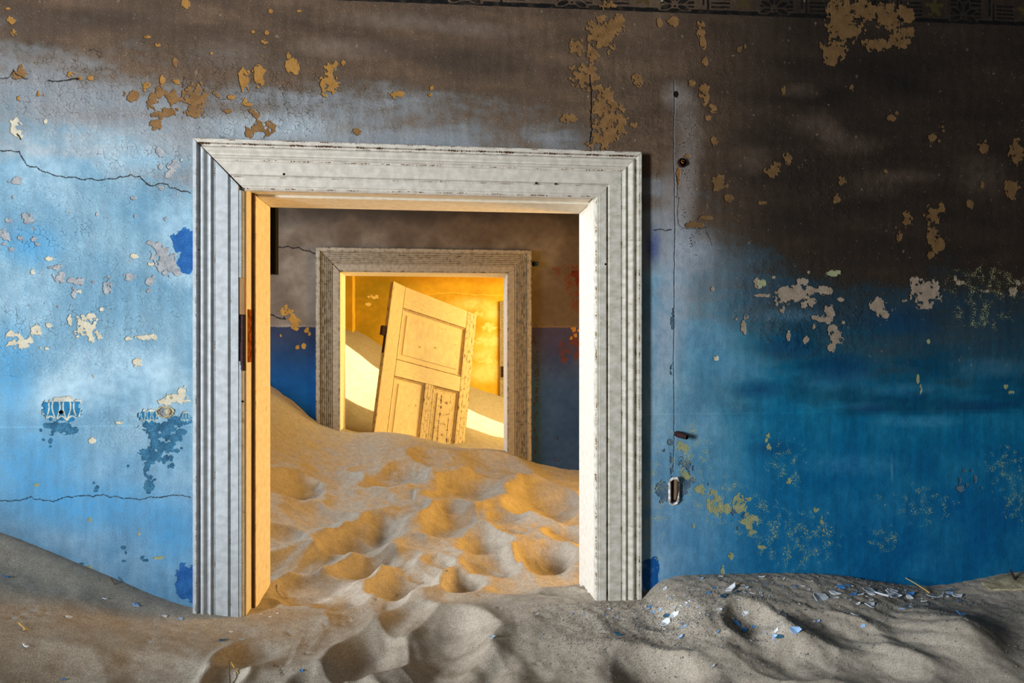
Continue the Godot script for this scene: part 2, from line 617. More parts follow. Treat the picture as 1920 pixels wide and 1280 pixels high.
# two scraps of an older stencil that show where the blue has come off
func stencil(p: Paint, cx: float, cy: float, sx: float, sy: float, sd: float) -> void:
	for j in range(maxi(0, int((p.y1 - cy - sy) / p.px)), mini(p.h, int((p.y1 - cy + sy) / p.px))):
		for i in range(maxi(0, int((cx - sx - p.x0) / p.px)), mini(p.w, int((cx + sx - p.x0) / p.px))):
			var u := (p.x0 + (i + 0.5) * p.px - cx) / sx
			var v := (p.y1 - (j + 0.5) * p.px - cy) / sy
			var o := j * NW + i
			if 1.0 - u * u - v * v + (n_cell[o] / 255.0 - 0.5) * 0.7 + (n_mid[o] / 255.0 - 0.5) * 0.7 < 0.12: continue
			var q := j * p.w + i
			var c := Color(0.12, 0.40, 0.55)
			var uu := fposmod(u * 1.9 + sd, 1.0) - 0.5
			var bell := 0.16 + 0.20 * cos(clampf((v - 0.25) * 2.2, -PI, PI))
			if v > 0.62 or absf(absf(uu) - bell) < 0.07: c = Color(0.68, 0.68, 0.63)
			if v < -0.45 and absf(v + 0.6 + 0.14 * cos(uu * TAU)) < 0.08: c = Color(0.68, 0.68, 0.63)
			var t := 0.85 + n_mid[o] / 255.0 * 0.3
			p.rgb[q * 3] = clampi(int(c.r * 255 * t), 0, 255)
			p.rgb[q * 3 + 1] = clampi(int(c.g * 255 * t), 0, 255)
			p.rgb[q * 3 + 2] = clampi(int(c.b * 255 * t), 0, 255)
			p.hgt[q] = -0.9

# patches of the front wall, by what shows: x, y, half width, half height
var ochre := [-0.372, 2.516, 0.026, 0.037, -0.372, 2.57, 0.022, 0.015, -0.598, 2.55, 0.02, 0.022, -0.598, 2.521, 0.017, 0.022, -0.649, 2.523, 0.015, 0.04, -0.584, 2.646, 0.013, 0.015, -0.577, 2.679, 0.007, 0.009, -0.62, 2.68, 0.007, 0.006, -0.351, 2.586, 0.007, 0.011, -1.365, 2.682, 0.015, 0.013, -1.36, 2.643, 0.009, 0.011, -0.837, 2.766, 0.013, 0.015, -0.563, 2.754, 0.009, 0.007, -0.922, 2.623, 0.009, 0.007, -0.955, 2.648, 0.011, 0.006, -0.907, 2.508, 0.007, 0.017, -0.865, 2.503, 0.011, 0.011, -0.96, 2.487, 0.015, 0.017, -1.131, 2.506, 0.009, 0.007, -1.187, 2.515, 0.013, 0.009, -1.162, 2.506, 0.009, 0.006, -0.69, 2.462, 0.011, 0.007, -0.652, 2.452, 0.009, 0.015, -0.632, 2.438, 0.009, 0.006, -1.287, 2.449, 0.006, 0.007, -1.274, 2.446, 0.006, 0.007, -1.348, 2.431, 0.004, 0.007, -0.592, 2.603, 0.007, 0.006, -0.152, 2.493, 0.029, 0.011, -0.027, 2.518, 0.007, 0.011, -0.326, 2.59, 0.009, 0.011, -0.035, 2.494, 0.007, 0.007, -0.497, 2.574, 0.026, 0.026, -0.508, 2.605, 0.009, 0.011, -1.264, 2.631, 0.004, 0.006, -1.378, 2.718, 0.006, 0.004, -0.471, 2.759, 0.007, 0.004, -0.754, 2.603, 0.006, 0.004]
var brown := [-0.805, 2.46, 0.037, 0.044, -0.813, 2.414, 0.031, 0.022, -0.78, 2.461, 0.018, 0.018, -0.87, 2.45, 0.018, 0.026, -0.916, 2.468, 0.015, 0.018, -0.941, 2.435, 0.017, 0.029, -0.997, 2.452, 0.018, 0.018, -1.027, 2.463, 0.009, 0.009, -0.875, 2.404, 0.026, 0.015, -0.922, 2.394, 0.018, 0.018, -0.927, 2.366, 0.017, 0.018, -0.596, 2.367, 0.04, 0.018, -0.573, 2.351, 0.026, 0.018, -0.615, 2.409, 0.015, 0.015, -0.637, 2.342, 0.017, 0.013, -1.346, 2.51, 0.022, 0.015, -0.7, 2.414, 0.013, 0.007, -0.737, 2.466, 0.011, 0.011, -0.894, 2.46, 0.011, 0.013, -1.341, 2.535, 0.007, 0.007, -0.869, 2.566, 0.009, 0.015, -0.275, 2.36, 0.02, 0.011, 0.564, 2.732, 0.052, 0.059, 0.621, 2.772, 0.033, 0.029, 0.474, 2.684, 0.028, 0.026, 0.531, 2.662, 0.022, 0.026, 0.499, 2.579, 0.048, 0.037, 0.537, 2.605, 0.022, 0.022, 0.57, 2.523, 0.033, 0.026, 0.531, 2.541, 0.028, 0.013, 0.583, 2.473, 0.052, 0.026, 0.596, 2.425, 0.052, 0.04, 0.558, 2.373, 0.04, 0.044, 0.589, 2.379, 0.037, 0.033, 0.635, 2.407, 0.022, 0.022, 0.693, 2.579, 0.015, 0.024, 0.449, 2.429, 0.029, 0.015, 0.677, 2.42, 0.013, 0.013, 0.824, 2.79, 0.02, 0.017, 0.773, 2.78, 0.011, 0.015, 0.583, 2.838, 0.028, 0.017, 0.928, 2.769, 0.015, 0.029, 0.934, 2.717, 0.015, 0.029, 0.944, 2.657, 0.011, 0.017, 0.938, 2.546, 0.017, 0.044, 0.97, 2.488, 0.017, 0.018, 0.978, 2.368, 0.011, 0.018, 0.891, 2.572, 0.011, 0.013, 0.952, 2.449, 0.009, 0.015, 0.877, 2.313, 0.011, 0.007, 0.845, 2.24, 0.009, 0.029]
var brown_far := [1.46, 2.848, 0.055, 0.063, 1.472, 2.796, 0.07, 0.044, 1.43, 2.716, 0.052, 0.033, 1.424, 2.682, 0.037, 0.022, 1.648, 2.852, 0.059, 0.048, 1.72, 2.868, 0.029, 0.037, 1.6, 2.744, 0.059, 0.024, 1.684, 2.761, 0.048, 0.026, 1.549, 2.867, 0.052, 0.044, 1.72, 2.797, 0.029, 0.026, 1.656, 2.478, 0.018, 0.015, 1.678, 2.495, 0.007, 0.007, 1.82, 2.411, 0.018, 0.017, 1.863, 2.442, 0.009, 0.013, 1.197, 2.266, 0.028, 0.022, 1.254, 2.316, 0.018, 0.02, 1.217, 2.292, 0.018, 0.015, 0.994, 2.219, 0.029, 0.028, 1.032, 2.166, 0.018, 0.015, 1.466, 2.239, 0.017, 0.017, 1.439, 2.175, 0.017, 0.02, 2.03, 2.381, 0.024, 0.024, 2.164, 2.363, 0.031, 0.048, 2.142, 2.228, 0.031, 0.037, 1.971, 2.164, 0.018, 0.018, 1.82, 2.121, 0.031, 0.037, 1.857, 2.147, 0.013, 0.022, 1.72, 2.105, 0.02, 0.029, 1.69, 2.039, 0.011, 0.022, 1.82, 2.041, 0.026, 0.033, 1.842, 2.014, 0.028, 0.033, 1.814, 1.974, 0.015, 0.015, 1.07, 2.703, 0.011, 0.015, 1.092, 2.712, 0.007, 0.013, 1.503, 2.58, 0.013, 0.011, 1.237, 2.564, 0.009, 0.018, 1.158, 2.152, 0.022, 0.007, 0.94, 2.093, 0.026, 0.009, 0.9, 2.068, 0.04, 0.011, 2.021, 2.241, 0.011, 0.015, 1.848, 2.396, 0.007, 0.009, 1.635, 2.28, 0.009, 0.007]
var cream := [-1.354, 2.342, 0.017, 0.028, -1.348, 2.323, 0.011, 0.017, -1.143, 1.688, 0.035, 0.028, -1.107, 1.671, 0.013, 0.017, -1.136, 1.728, 0.028, 0.011, -1.164, 1.711, 0.013, 0.013, -1.125, 1.659, 0.011, 0.011, -1.348, 1.653, 0.037, 0.024, -1.364, 1.667, 0.017, 0.018, -1.287, 1.688, 0.018, 0.015, -1.298, 1.677, 0.013, 0.009, -1.256, 1.705, 0.011, 0.009, -0.96, 1.664, 0.033, 0.007, -0.936, 1.664, 0.015, 0.011, -1.013, 1.659, 0.011, 0.007, -1.268, 2.359, 0.006, 0.007, -1.256, 1.917, 0.015, 0.007, -1.306, 1.875, 0.006, 0.009, -1.284, 1.629, 0.006, 0.009, -1.263, 1.628, 0.006, 0.004, -0.985, 1.582, 0.013, 0.015, -1.118, 1.537, 0.007, 0.007, -1.128, 1.329, 0.011, 0.011, -1.046, 1.384, 0.013, 0.006, -0.865, 1.464, 0.037, 0.018, -0.842, 1.476, 0.018, 0.022, -0.897, 1.454, 0.022, 0.011, -1.209, 1.462, 0.037, 0.011, -1.193, 1.719, 0.007, 0.015, -0.997, 1.929, 0.015, 0.007, -0.942, 1.904, 0.009, 0.006, 0.98, 1.589, 0.011, 0.011, -1.164, 1.814, 0.006, 0.006, -1.096, 1.754, 0.006, 0.006, -0.847, 2.247, 0.006, 0.006]
var cement := [-0.937, 1.975, 0.017, 0.011, -0.911, 1.941, 0.029, 0.029, -0.894, 1.906, 0.037, 0.031, -0.859, 1.883, 0.017, 0.013, -0.922, 1.965, 0.018, 0.015, -1.076, 1.834, 0.013, 0.029, -1.082, 1.81, 0.007, 0.013, -1.005, 1.861, 0.024, 0.011, -0.945, 1.849, 0.015, 0.024, -0.949, 1.818, 0.009, 0.007, -1.221, 1.855, 0.022, 0.015, -1.164, 1.845, 0.017, 0.013, -1.18, 1.809, 0.007, 0.017, -1.23, 1.893, 0.013, 0.009, -1.243, 1.888, 0.018, 0.006, -1.338, 1.981, 0.013, 0.009, -1.37, 1.946, 0.013, 0.006, -1.397, 1.987, 0.017, 0.024, -1.123, 1.844, 0.009, 0.006, -1.227, 1.76, 0.006, 0.007, -1.357, 2.167, 0.022, 0.013, -0.87, 2.231, 0.018, 0.017, -0.887, 2.2, 0.013, 0.013, -0.921, 2.27, 0.013, 0.015, -0.949, 2.164, 0.013, 0.011, -0.912, 2.156, 0.013, 0.009, -0.914, 2.224, 0.006, 0.009, -1.319, 2.045, 0.02, 0.02, -1.375, 2.038, 0.011, 0.009, -0.997, 2.119, 0.009, 0.007, -0.896, 2.057, 0.007, 0.009, -1.11, 2.064, 0.004, 0.006, -0.992, 2.062, 0.004, 0.006, -1.3, 1.98, 0.011, 0.007, -1.29, 1.964, 0.006, 0.006, -1.192, 1.85, 0.013, 0.009, -1.364, 2.116, 0.004, 0.006]
var teal := [-1.222, 1.374, 0.037, 0.018, -1.242, 1.383, 0.026, 0.017, -1.201, 1.365, 0.033, 0.015, -1.247, 1.354, 0.009, 0.009, -1.251, 1.33, 0.006, 0.009, -1.277, 1.365, 0.007, 0.006, -1.25, 1.312, 0.004, 0.004, -1.271, 1.333, 0.006, 0.004, -0.906, 1.37, 0.063, 0.022, -0.855, 1.387, 0.04, 0.017, -0.931, 1.344, 0.029, 0.018, -0.914, 1.309, 0.037, 0.026, -0.939, 1.286, 0.035, 0.017, -0.877, 1.334, 0.033, 0.017, -0.847, 1.355, 0.022, 0.013, -0.955, 1.379, 0.022, 0.015, -0.939, 1.271, 0.033, 0.018, -0.887, 1.264, 0.022, 0.017, -0.879, 1.243, 0.011, 0.013, -0.955, 1.236, 0.011, 0.028, -0.944, 1.206, 0.011, 0.011, -0.947, 1.178, 0.015, 0.024, -0.949, 1.157, 0.009, 0.007, -0.931, 1.197, 0.006, 0.007, -0.862, 1.29, 0.011, 0.007, -0.845, 1.299, 0.007, 0.006, -1.11, 1.178, 0.007, 0.007, -1.013, 1.244, 0.004, 0.006, -1.027, 0.978, 0.007, 0.006, -0.955, 0.934, 0.013, 0.006, -1.156, 0.929, 0.007, 0.004, -0.969, 0.943, 0.006, 0.007, -1.02, 0.962, 0.004, 0.006, -1.025, 0.934, 0.006, 0.004, -1.112, 1.165, 0.006, 0.004, -1.118, 1.191, 0.004, 0.004]
var royal := [-0.839, 1.98, 0.04, 0.044, -0.83, 1.917, 0.033, 0.044, -0.81, 1.949, 0.026, 0.074, -0.839, 0.859, 0.029, 0.059, -0.817, 0.85, 0.029, 0.063, -0.827, 0.89, 0.037, 0.018]
var royal_far := [0.755, 0.845, 0.02, 0.048, 0.734, 0.827, 0.026, 0.063, 0.755, 0.807, 0.018, 0.048]
var taupe := [1.278, 1.828, 0.063, 0.033, 1.237, 1.816, 0.04, 0.031, 1.395, 1.837, 0.037, 0.015, 1.344, 1.835, 0.037, 0.015, 1.348, 1.794, 0.017, 0.017, 1.313, 1.869, 0.02, 0.015, 1.313, 1.784, 0.015, 0.015, 1.162, 1.818, 0.031, 0.007, 1.416, 1.757, 0.02, 0.033, 1.404, 1.732, 0.028, 0.02, 1.362, 1.738, 0.018, 0.011, 1.439, 1.666, 0.031, 0.029, 1.424, 1.63, 0.017, 0.017, 1.426, 1.699, 0.017, 0.015, 1.46, 1.804, 0.015, 0.009, 1.799, 1.833, 0.055, 0.052, 1.748, 1.874, 0.02, 0.022, 1.79, 1.787, 0.033, 0.018, 1.763, 1.848, 0.026, 0.026, 1.604, 1.786, 0.033, 0.031, 1.627, 1.752, 0.024, 0.02, 1.086, 1.706, 0.011, 0.024, 1.096, 1.737, 0.011, 0.011, 1.09, 1.688, 0.007, 0.011, 1.258, 1.669, 0.009, 0.018, 1.138, 1.86, 0.02, 0.017, 1.323, 1.656, 0.013, 0.013, 2.148, 1.843, 0.018, 0.018, 1.233, 1.764, 0.011, 0.017, 1.201, 1.882, 0.011, 0.007, 1.334, 1.903, 0.006, 0.007, 0.97, 1.839, 0.006, 0.007, 1.06, 1.731, 0.006, 0.007, 1.709, 1.802, 0.011, 0.007, 1.468, 1.72, 0.009, 0.007, 1.354, 1.708, 0.007, 0.011, 2.17, 1.872, 0.011, 0.011, 1.934, 1.87, 0.018, 0.009, 2.032, 1.84, 0.022, 0.007, 1.913, 1.889, 0.007, 0.011]
var slate := [0.818, 1.293, 0.011, 0.013, 0.818, 1.236, 0.006, 0.018, 0.82, 1.188, 0.007, 0.02, 0.788, 1.117, 0.024, 0.033, 0.779, 1.11, 0.018, 0.018, 0.861, 1.123, 0.017, 0.029, 0.877, 1.145, 0.015, 0.018, 0.893, 1.154, 0.017, 0.009, 0.855, 1.22, 0.013, 0.02, 0.879, 1.208, 0.018, 0.02, 0.885, 1.177, 0.007, 0.018, 0.9, 1.198, 0.006, 0.011, 0.792, 1.263, 0.006, 0.006, 1.932, 1.131, 0.007, 0.015, 1.95, 1.167, 0.011, 0.006, 1.937, 1.101, 0.015, 0.011, 1.965, 1.111, 0.009, 0.009, 1.995, 1.13, 0.007, 0.017, 1.978, 1.166, 0.006, 0.006, 2.021, 1.101, 0.004, 0.004, 1.052, 1.034, 0.013, 0.017, 1.088, 1.023, 0.009, 0.013, 0.954, 1.14, 0.006, 0.007, 0.98, 1.108, 0.006, 0.007, 1.068, 0.98, 0.006, 0.006, 0.826, 1.726, 0.007, 0.037, 0.818, 1.555, 0.006, 0.022]
var lichen := [0.928, 1.121, 0.024, 0.018, 0.98, 1.095, 0.018, 0.024, 0.994, 1.049, 0.04, 0.022, 1.074, 1.066, 0.022, 0.037, 1.108, 1.007, 0.028, 0.024, 1.122, 0.968, 0.013, 0.017, 0.97, 1.067, 0.018, 0.026, 0.865, 1.273, 0.018, 0.018, 0.851, 1.289, 0.009, 0.009, 0.869, 1.178, 0.015, 0.018, 1.084, 1.083, 0.026, 0.009, 1.16, 0.909, 0.018, 0.007, 0.783, 2.862, 0.004, 0.004, 1.177, 1.303, 0.011, 0.015, 1.185, 1.273, 0.009, 0.013, 1.364, 1.037, 0.011, 0.009, 1.385, 0.997, 0.006, 0.015, 1.391, 0.952, 0.007, 0.018, 1.258, 1.146, 0.011, 0.013, 1.04, 0.879, 0.009, 0.015, 1.763, 1.511, 0.006, 0.018, 1.773, 1.472, 0.006, 0.018, 2.12, 1.479, 0.009, 0.007, 2.142, 1.459, 0.011, 0.007, 1.805, 1.65, 0.007, 0.007, 1.43, 1.9, 0.029, 0.011, 1.156, 1.862, 0.015, 0.013, 1.008, 0.83, 0.007, 0.015, -0.881, 1.466, 0.004, 0.004, -1.135, 0.916, 0.011, 0.006, -1.293, 1.19, 0.011, 0.006, -0.98, 1.022, 0.006, 0.007, -1.131, 1.071, 0.006, 0.009, -0.917, 0.941, 0.018, 0.004, -0.977, 1.039, 0.006, 0.007, 0.9, 0.992, 0.006, 0.007]
var lichen_dust := [1.313, 0.931, 0.129, 0.101, 1.252, 1.205, 0.064, 0.083, 2.12, 1.167, 0.074, 0.083, 2.164, 1.056, 0.055, 0.092, 1.795, 1.045, 0.11, 0.064, 1.614, 1.069, 0.029, 0.026, 0.99, 1.085, 0.11, 0.092, 2.043, 1.871, 0.166, 0.064, 1.14, 1.014, 0.092, 0.074, 0.881, 1.25, 0.074, 0.11, 0.744, 1.044, 0.055, 0.202, 1.201, 0.935, 0.074, 0.074, 2.021, 1.75, 0.11, 0.055, 1.635, 0.921, 0.074, 0.046]

func front_wall_paint(xa: float, xb: float) -> Paint:
	var p := Paint.new()
	p.setup(self, xa, xb, 0.55, 3.15, 0.0016)
	fill(p, front_rows)
	p.stains([0.881, 2.393, 0.074, 0.202, 0.837, 2.525, 0.074, 0.074, 0.871, 2.202, 0.066, 0.202, 0.832, 2.144, 0.077, 0.202], Color(0.50, 0.47, 0.45), 0.72)
	p.stains([0.832, 1.973, 0.092, 0.221, 0.826, 1.764, 0.081, 0.276, 0.783, 1.65, 0.074, 0.221, 0.9, 1.974, 0.11, 0.11], Color(0.60, 0.64, 0.69), 0.6)
	p.patches([0.871, 2.297, 0.048, 0.221, 0.9, 2.069, 0.048, 0.11, 0.851, 2.449, 0.037, 0.11], Color(0.14, 0.12, 0.11), Color(0.24, 0.20, 0.18), 0.2, 0.4, 1.05)
	p.stains([0.753, 1.991, 0.04, 0.092], Color(0.20, 0.26, 0.45), 0.6)
	p.stains([1.06, 1.554, 0.202, 0.074, 1.426, 1.513, 0.202, 0.055, 1.72, 1.472, 0.239, 0.033, 2.043, 1.55, 0.202, 0.055, 0.96, 1.65, 0.147, 0.11, 1.763, 1.353, 0.239, 0.029, 1.551, 1.414, 0.11, 0.022, 1.262, 1.747, 0.166, 0.037, 1.509, 1.199, 0.294, 0.055, 0.92, 1.345, 0.129, 0.11], Color(0.42, 0.58, 0.70), 0.30)
	p.stains([1.468, 1.552, 0.166, 0.074, 1.14, 1.477, 0.129, 0.046, 1.262, 1.631, 0.147, 0.055, 1.699, 1.729, 0.221, 0.074, 1.593, 1.404, 0.11, 0.026, 1.201, 1.263, 0.129, 0.037, 2.021, 1.41, 0.184, 0.037], Color(0.0, 0.20, 0.36), 0.5)
	p.stains([1.593, 2.653, 0.221, 0.092, 1.72, 2.599, 0.202, 0.074, 1.426, 2.548, 0.11, 0.055], Color(0.10, 0.085, 0.075), 0.7)
	p.stains([1.364, 2.448, 0.129, 0.074, 1.303, 2.562, 0.11, 0.037, 1.509, 2.375, 0.184, 0.055, 1.72, 2.263, 0.202, 0.037, 1.12, 2.305, 0.11, 0.074, 1.593, 2.23, 0.147, 0.074, 2.021, 2.271, 0.166, 0.11, 1.426, 2.411, 0.074, 0.055], Color(0.40, 0.34, 0.29), 0.35)
	p.crazing([1.303, 1.805, 0.276, 0.184, 0.666, 2.442, 0.166, 0.258, 1.385, 1.689, 0.221, 0.11, 0.96, 2.568, 0.11, 0.258, 1.468, 2.256, 0.221, 0.166], 0.5)
	p.stains([-1.063, 1.537, 0.313, 0.129, -1.226, 1.478, 0.221, 0.092, -0.864, 2.036, 0.11, 0.11, -0.839, 1.861, 0.092, 0.046, -0.964, 1.563, 0.129, 0.092, -1.306, 1.787, 0.147, 0.11, -0.914, 1.422, 0.166, 0.055, -1.079, 2.275, 0.368, 0.11, -1.306, 2.182, 0.166, 0.166, -0.541, 2.363, 0.331, 0.074], Color(0.76, 0.84, 0.88), 0.34)
	p.stains([-1.306, 1.238, 0.221, 0.202, -1.37, 1.547, 0.11, 0.221, -1.112, 1.113, 0.294, 0.11, -0.881, 1.019, 0.11, 0.147, -1.306, 1.959, 0.129, 0.092], Color(0.16, 0.52, 0.76), 0.4)
	p.stains([-0.1, 2.742, 0.35, 0.04, 0.137, 2.727, 0.221, 0.037, -0.331, 2.64, 0.221, 0.046, -0.695, 2.606, 0.166, 0.074, -1.209, 2.565, 0.202, 0.046], Color(0.44, 0.39, 0.35), 0.5)
	p.stains([-0.1, 2.651, 0.221, 0.055, 0.137, 2.607, 0.239, 0.11, -1.306, 2.646, 0.166, 0.11, -1.013, 2.713, 0.258, 0.074], Color(0.19, 0.16, 0.14), 0.3)
	p.crazing([-0.914, 2.42, 0.478, 0.221, -1.161, 1.858, 0.423, 0.202, -0.61, 2.45, 0.258, 0.166, -1.274, 2.493, 0.221, 0.129, -0.947, 2.192, 0.221, 0.11, -1.209, 1.65, 0.331, 0.129, -0.331, 2.442, 0.221, 0.147, -0.997, 1.371, 0.221, 0.074, -1.306, 2.062, 0.221, 0.11], 0.45)
	p.specks(2600, 5 + int(xa * 10.0))
	frieze(p)
	# the ledge where a rail once ran, and the scar of an old cable
	for i in p.w:
		var x := p.x0 + (i + 0.5) * p.px
		var yl := 1.394 if x > 0.0 else 1.377
		var j0 := int((p.y1 - yl) / p.px)
		for q in 8:
			if j0 + q < p.h:
				p.hgt[(j0 + q) * p.w + i] += (0.75 - q * 0.16) * (0.8 if x > 0.0 else 0.35)
				if q < 3:
					for c in 3: p.rgb[((j0 + q) * p.w + i) * 3 + c] = mini(255, int(p.rgb[((j0 + q) * p.w + i) * 3 + c] * 1.06 + 3))
	p.patches(brown, Color(0.40, 0.285, 0.16), Color(0.52, 0.39, 0.24))
	p.patches(brown_far, Color(0.35, 0.26, 0.155), Color(0.44, 0.335, 0.21), 1.0, 0.95)
	p.patches(ochre, Color(0.53, 0.37, 0.16), Color(0.62, 0.46, 0.24))
	p.patches(cream, Color(0.68, 0.64, 0.55), Color(0.78, 0.75, 0.67))
	p.patches(cement, Color(0.46, 0.47, 0.49), Color(0.66, 0.66, 0.66))
	p.patches(taupe, Color(0.48, 0.42, 0.36), Color(0.61, 0.55, 0.48), 1.0, 0.95)
	p.patches(teal, Color(0.11, 0.26, 0.36), Color(0.24, 0.46, 0.58), 0.6, 1.1)
	p.patches(royal, Color(0.08, 0.28, 0.52), Color(0.18, 0.40, 0.62), 0.3, 0.45)
	p.patches(royal_far, Color(0.02, 0.26, 0.50), Color(0.06, 0.34, 0.58), 0.2, 0.3)
	p.patches(slate, Color(0.22, 0.32, 0.40), Color(0.38, 0.46, 0.52), 0.8)
	p.patches(lichen, Color(0.48, 0.50, 0.36), Color(0.60, 0.61, 0.47), 0.3, 1.6)
	p.patches(lichen_dust, Color(0.50, 0.52, 0.36), Color(0.62, 0.62, 0.46), 0.2, 0.4, 0.98)
	if xa < -0.5:
		stencil(p, Vector2(-1.214, 1.429).x, Vector2(-1.214, 1.429).y, 0.062, 0.042, 0.1)
		stencil(p, Vector2(-0.95, 1.405).x, Vector2(-0.95, 1.405).y, 0.034, 0.024, 0.4)
		stencil(p, Vector2(-0.835, 1.402).x, Vector2(-0.835, 1.402).y, 0.018, 0.02, 0.75)
		p.patches([-0.897, 1.419, 0.031, 0.02], Color(0.25, 0.26, 0.28), Color(0.72, 0.74, 0.74), 1.2, 0.3)
		p.crack([Vector2(-1.402, 2.262), Vector2(-1.37, 2.264), Vector2(-1.344, 2.262), Vector2(-1.335, 2.24), Vector2(-1.322, 2.218), Vector2(-1.293, 2.214), Vector2(-1.258, 2.196), Vector2(-1.222, 2.186), Vector2(-1.177, 2.184), Vector2(-1.128, 2.18), Vector2(-1.079, 2.181), Vector2(-1.038, 2.189), Vector2(-1.005, 2.197), Vector2(-0.977, 2.191), Vector2(-0.96, 2.172), Vector2(-0.939, 2.161), Vector2(-0.906, 2.17), Vector2(-0.884, 2.155), Vector2(-0.847, 2.145), Vector2(-0.817, 2.139)], 0.0021, Color(0.09, 0.08, 0.08))
		p.crack([Vector2(-1.402, 1.141), Vector2(-1.373, 1.138), Vector2(-1.335, 1.142), Vector2(-1.309, 1.152), Vector2(-1.282, 1.143), Vector2(-1.242, 1.133), Vector2(-1.209, 1.146), Vector2(-1.161, 1.15), Vector2(-1.12, 1.146), Vector2(-1.099, 1.15), Vector2(-1.071, 1.143), Vector2(-1.027, 1.138), Vector2(-0.977, 1.132), Vector2(-0.914, 1.139), Vector2(-0.855, 1.144), Vector2(-0.817, 1.136)], 0.0018, Color(0.10, 0.09, 0.10))
		p.crack([Vector2(-1.258, 2.493), Vector2(-1.229, 2.491), Vector2(-1.193, 2.498), Vector2(-1.161, 2.504)], 0.0026, Color(0.10, 0.08, 0.07))
		p.crack([Vector2(-1.402, 2.494), Vector2(-1.379, 2.495), Vector2(-1.362, 2.525), Vector2(-1.338, 2.504), Vector2(-1.316, 2.498)], 0.0020, Color(0.12, 0.10, 0.09))
		p.crack([Vector2(-1.109, 2.592), Vector2(-1.102, 2.573), Vector2(-1.096, 2.587), Vector2(-1.105, 2.594), Vector2(-1.136, 2.594)], 0.0015, Color(0.12, 0.10, 0.09))
		p.crack([Vector2(-1.351, 2.318), Vector2(-1.341, 2.298)], 0.003, Color(0.12, 0.10, 0.09))
	else:
		p.crack([Vector2(0.83, 2.581), Vector2(0.828, 2.296), Vector2(0.833, 2.068), Vector2(0.83, 1.802), Vector2(0.828, 1.65), Vector2(0.83, 1.422), Vector2(0.826, 1.194)], 0.0026, Color(0.40, 0.43, 0.47), 0.4)
		p.crack([Vector2(0.841, 2.24), Vector2(0.845, 2.068), Vector2(0.881, 2.054), Vector2(0.95, 2.063), Vector2(0.956, 2.032), Vector2(0.97, 1.994)], 0.0014, Color(0.14, 0.12, 0.11))
		p.crack([Vector2(0.755, 2.046), Vector2(0.822, 2.049)], 0.0022, Color(0.10, 0.10, 0.12))
		p.crack([Vector2(0.524, 2.587), Vector2(0.531, 2.475), Vector2(0.524, 2.344)], 0.003, Color(0.10, 0.08, 0.07))
		p.crack([Vector2(1.004, 2.156), Vector2(1.1, 2.162), Vector2(1.201, 2.156)], 0.0012, Color(0.26, 0.22, 0.19))
		p.stains([1.661, 1.177, 0.007, 0.074], Color(0.36, 0.52, 0.62), 0.6)
		p.patches([0.837, 2.532, 0.009, 0.011], Color(0.04, 0.03, 0.03), Color(0.08, 0.06, 0.05), 2.5, 0.3)
	return p

# ------------------------------------------------------------------ other textures
func speckle_image(w: int, h: int, sd: int, c: Color, amp: float, rough: float, fr := 0.35) -> Array:
	var a := noise_bytes(sd, fr, 2, FastNoiseLite.TYPE_SIMPLEX, 0, w, h)
	var b := noise_bytes(sd + 1, 0.02, 4, FastNoiseLite.TYPE_SIMPLEX, 0, w, h)
	var rgb := PackedByteArray()
	rgb.resize(w * h * 3)
	for i in w * h:
		var t := (a[i] / 255.0 - 0.5) * amp + (b[i] / 255.0 - 0.5) * rough
		for k in 3:
			rgb[i * 3 + k] = clampi(int(c[k] * 255.0 * (1.0 + t * (1.0 + 0.12 * k))), 0, 255)
	var hm := Image.create_from_data(w, h, false, Image.FORMAT_L8, a)
	return [ImageTexture.create_from_image(Image.create_from_data(w, h, false, Image.FORMAT_RGB8, rgb)), ImageTexture.create_from_image(hm)]

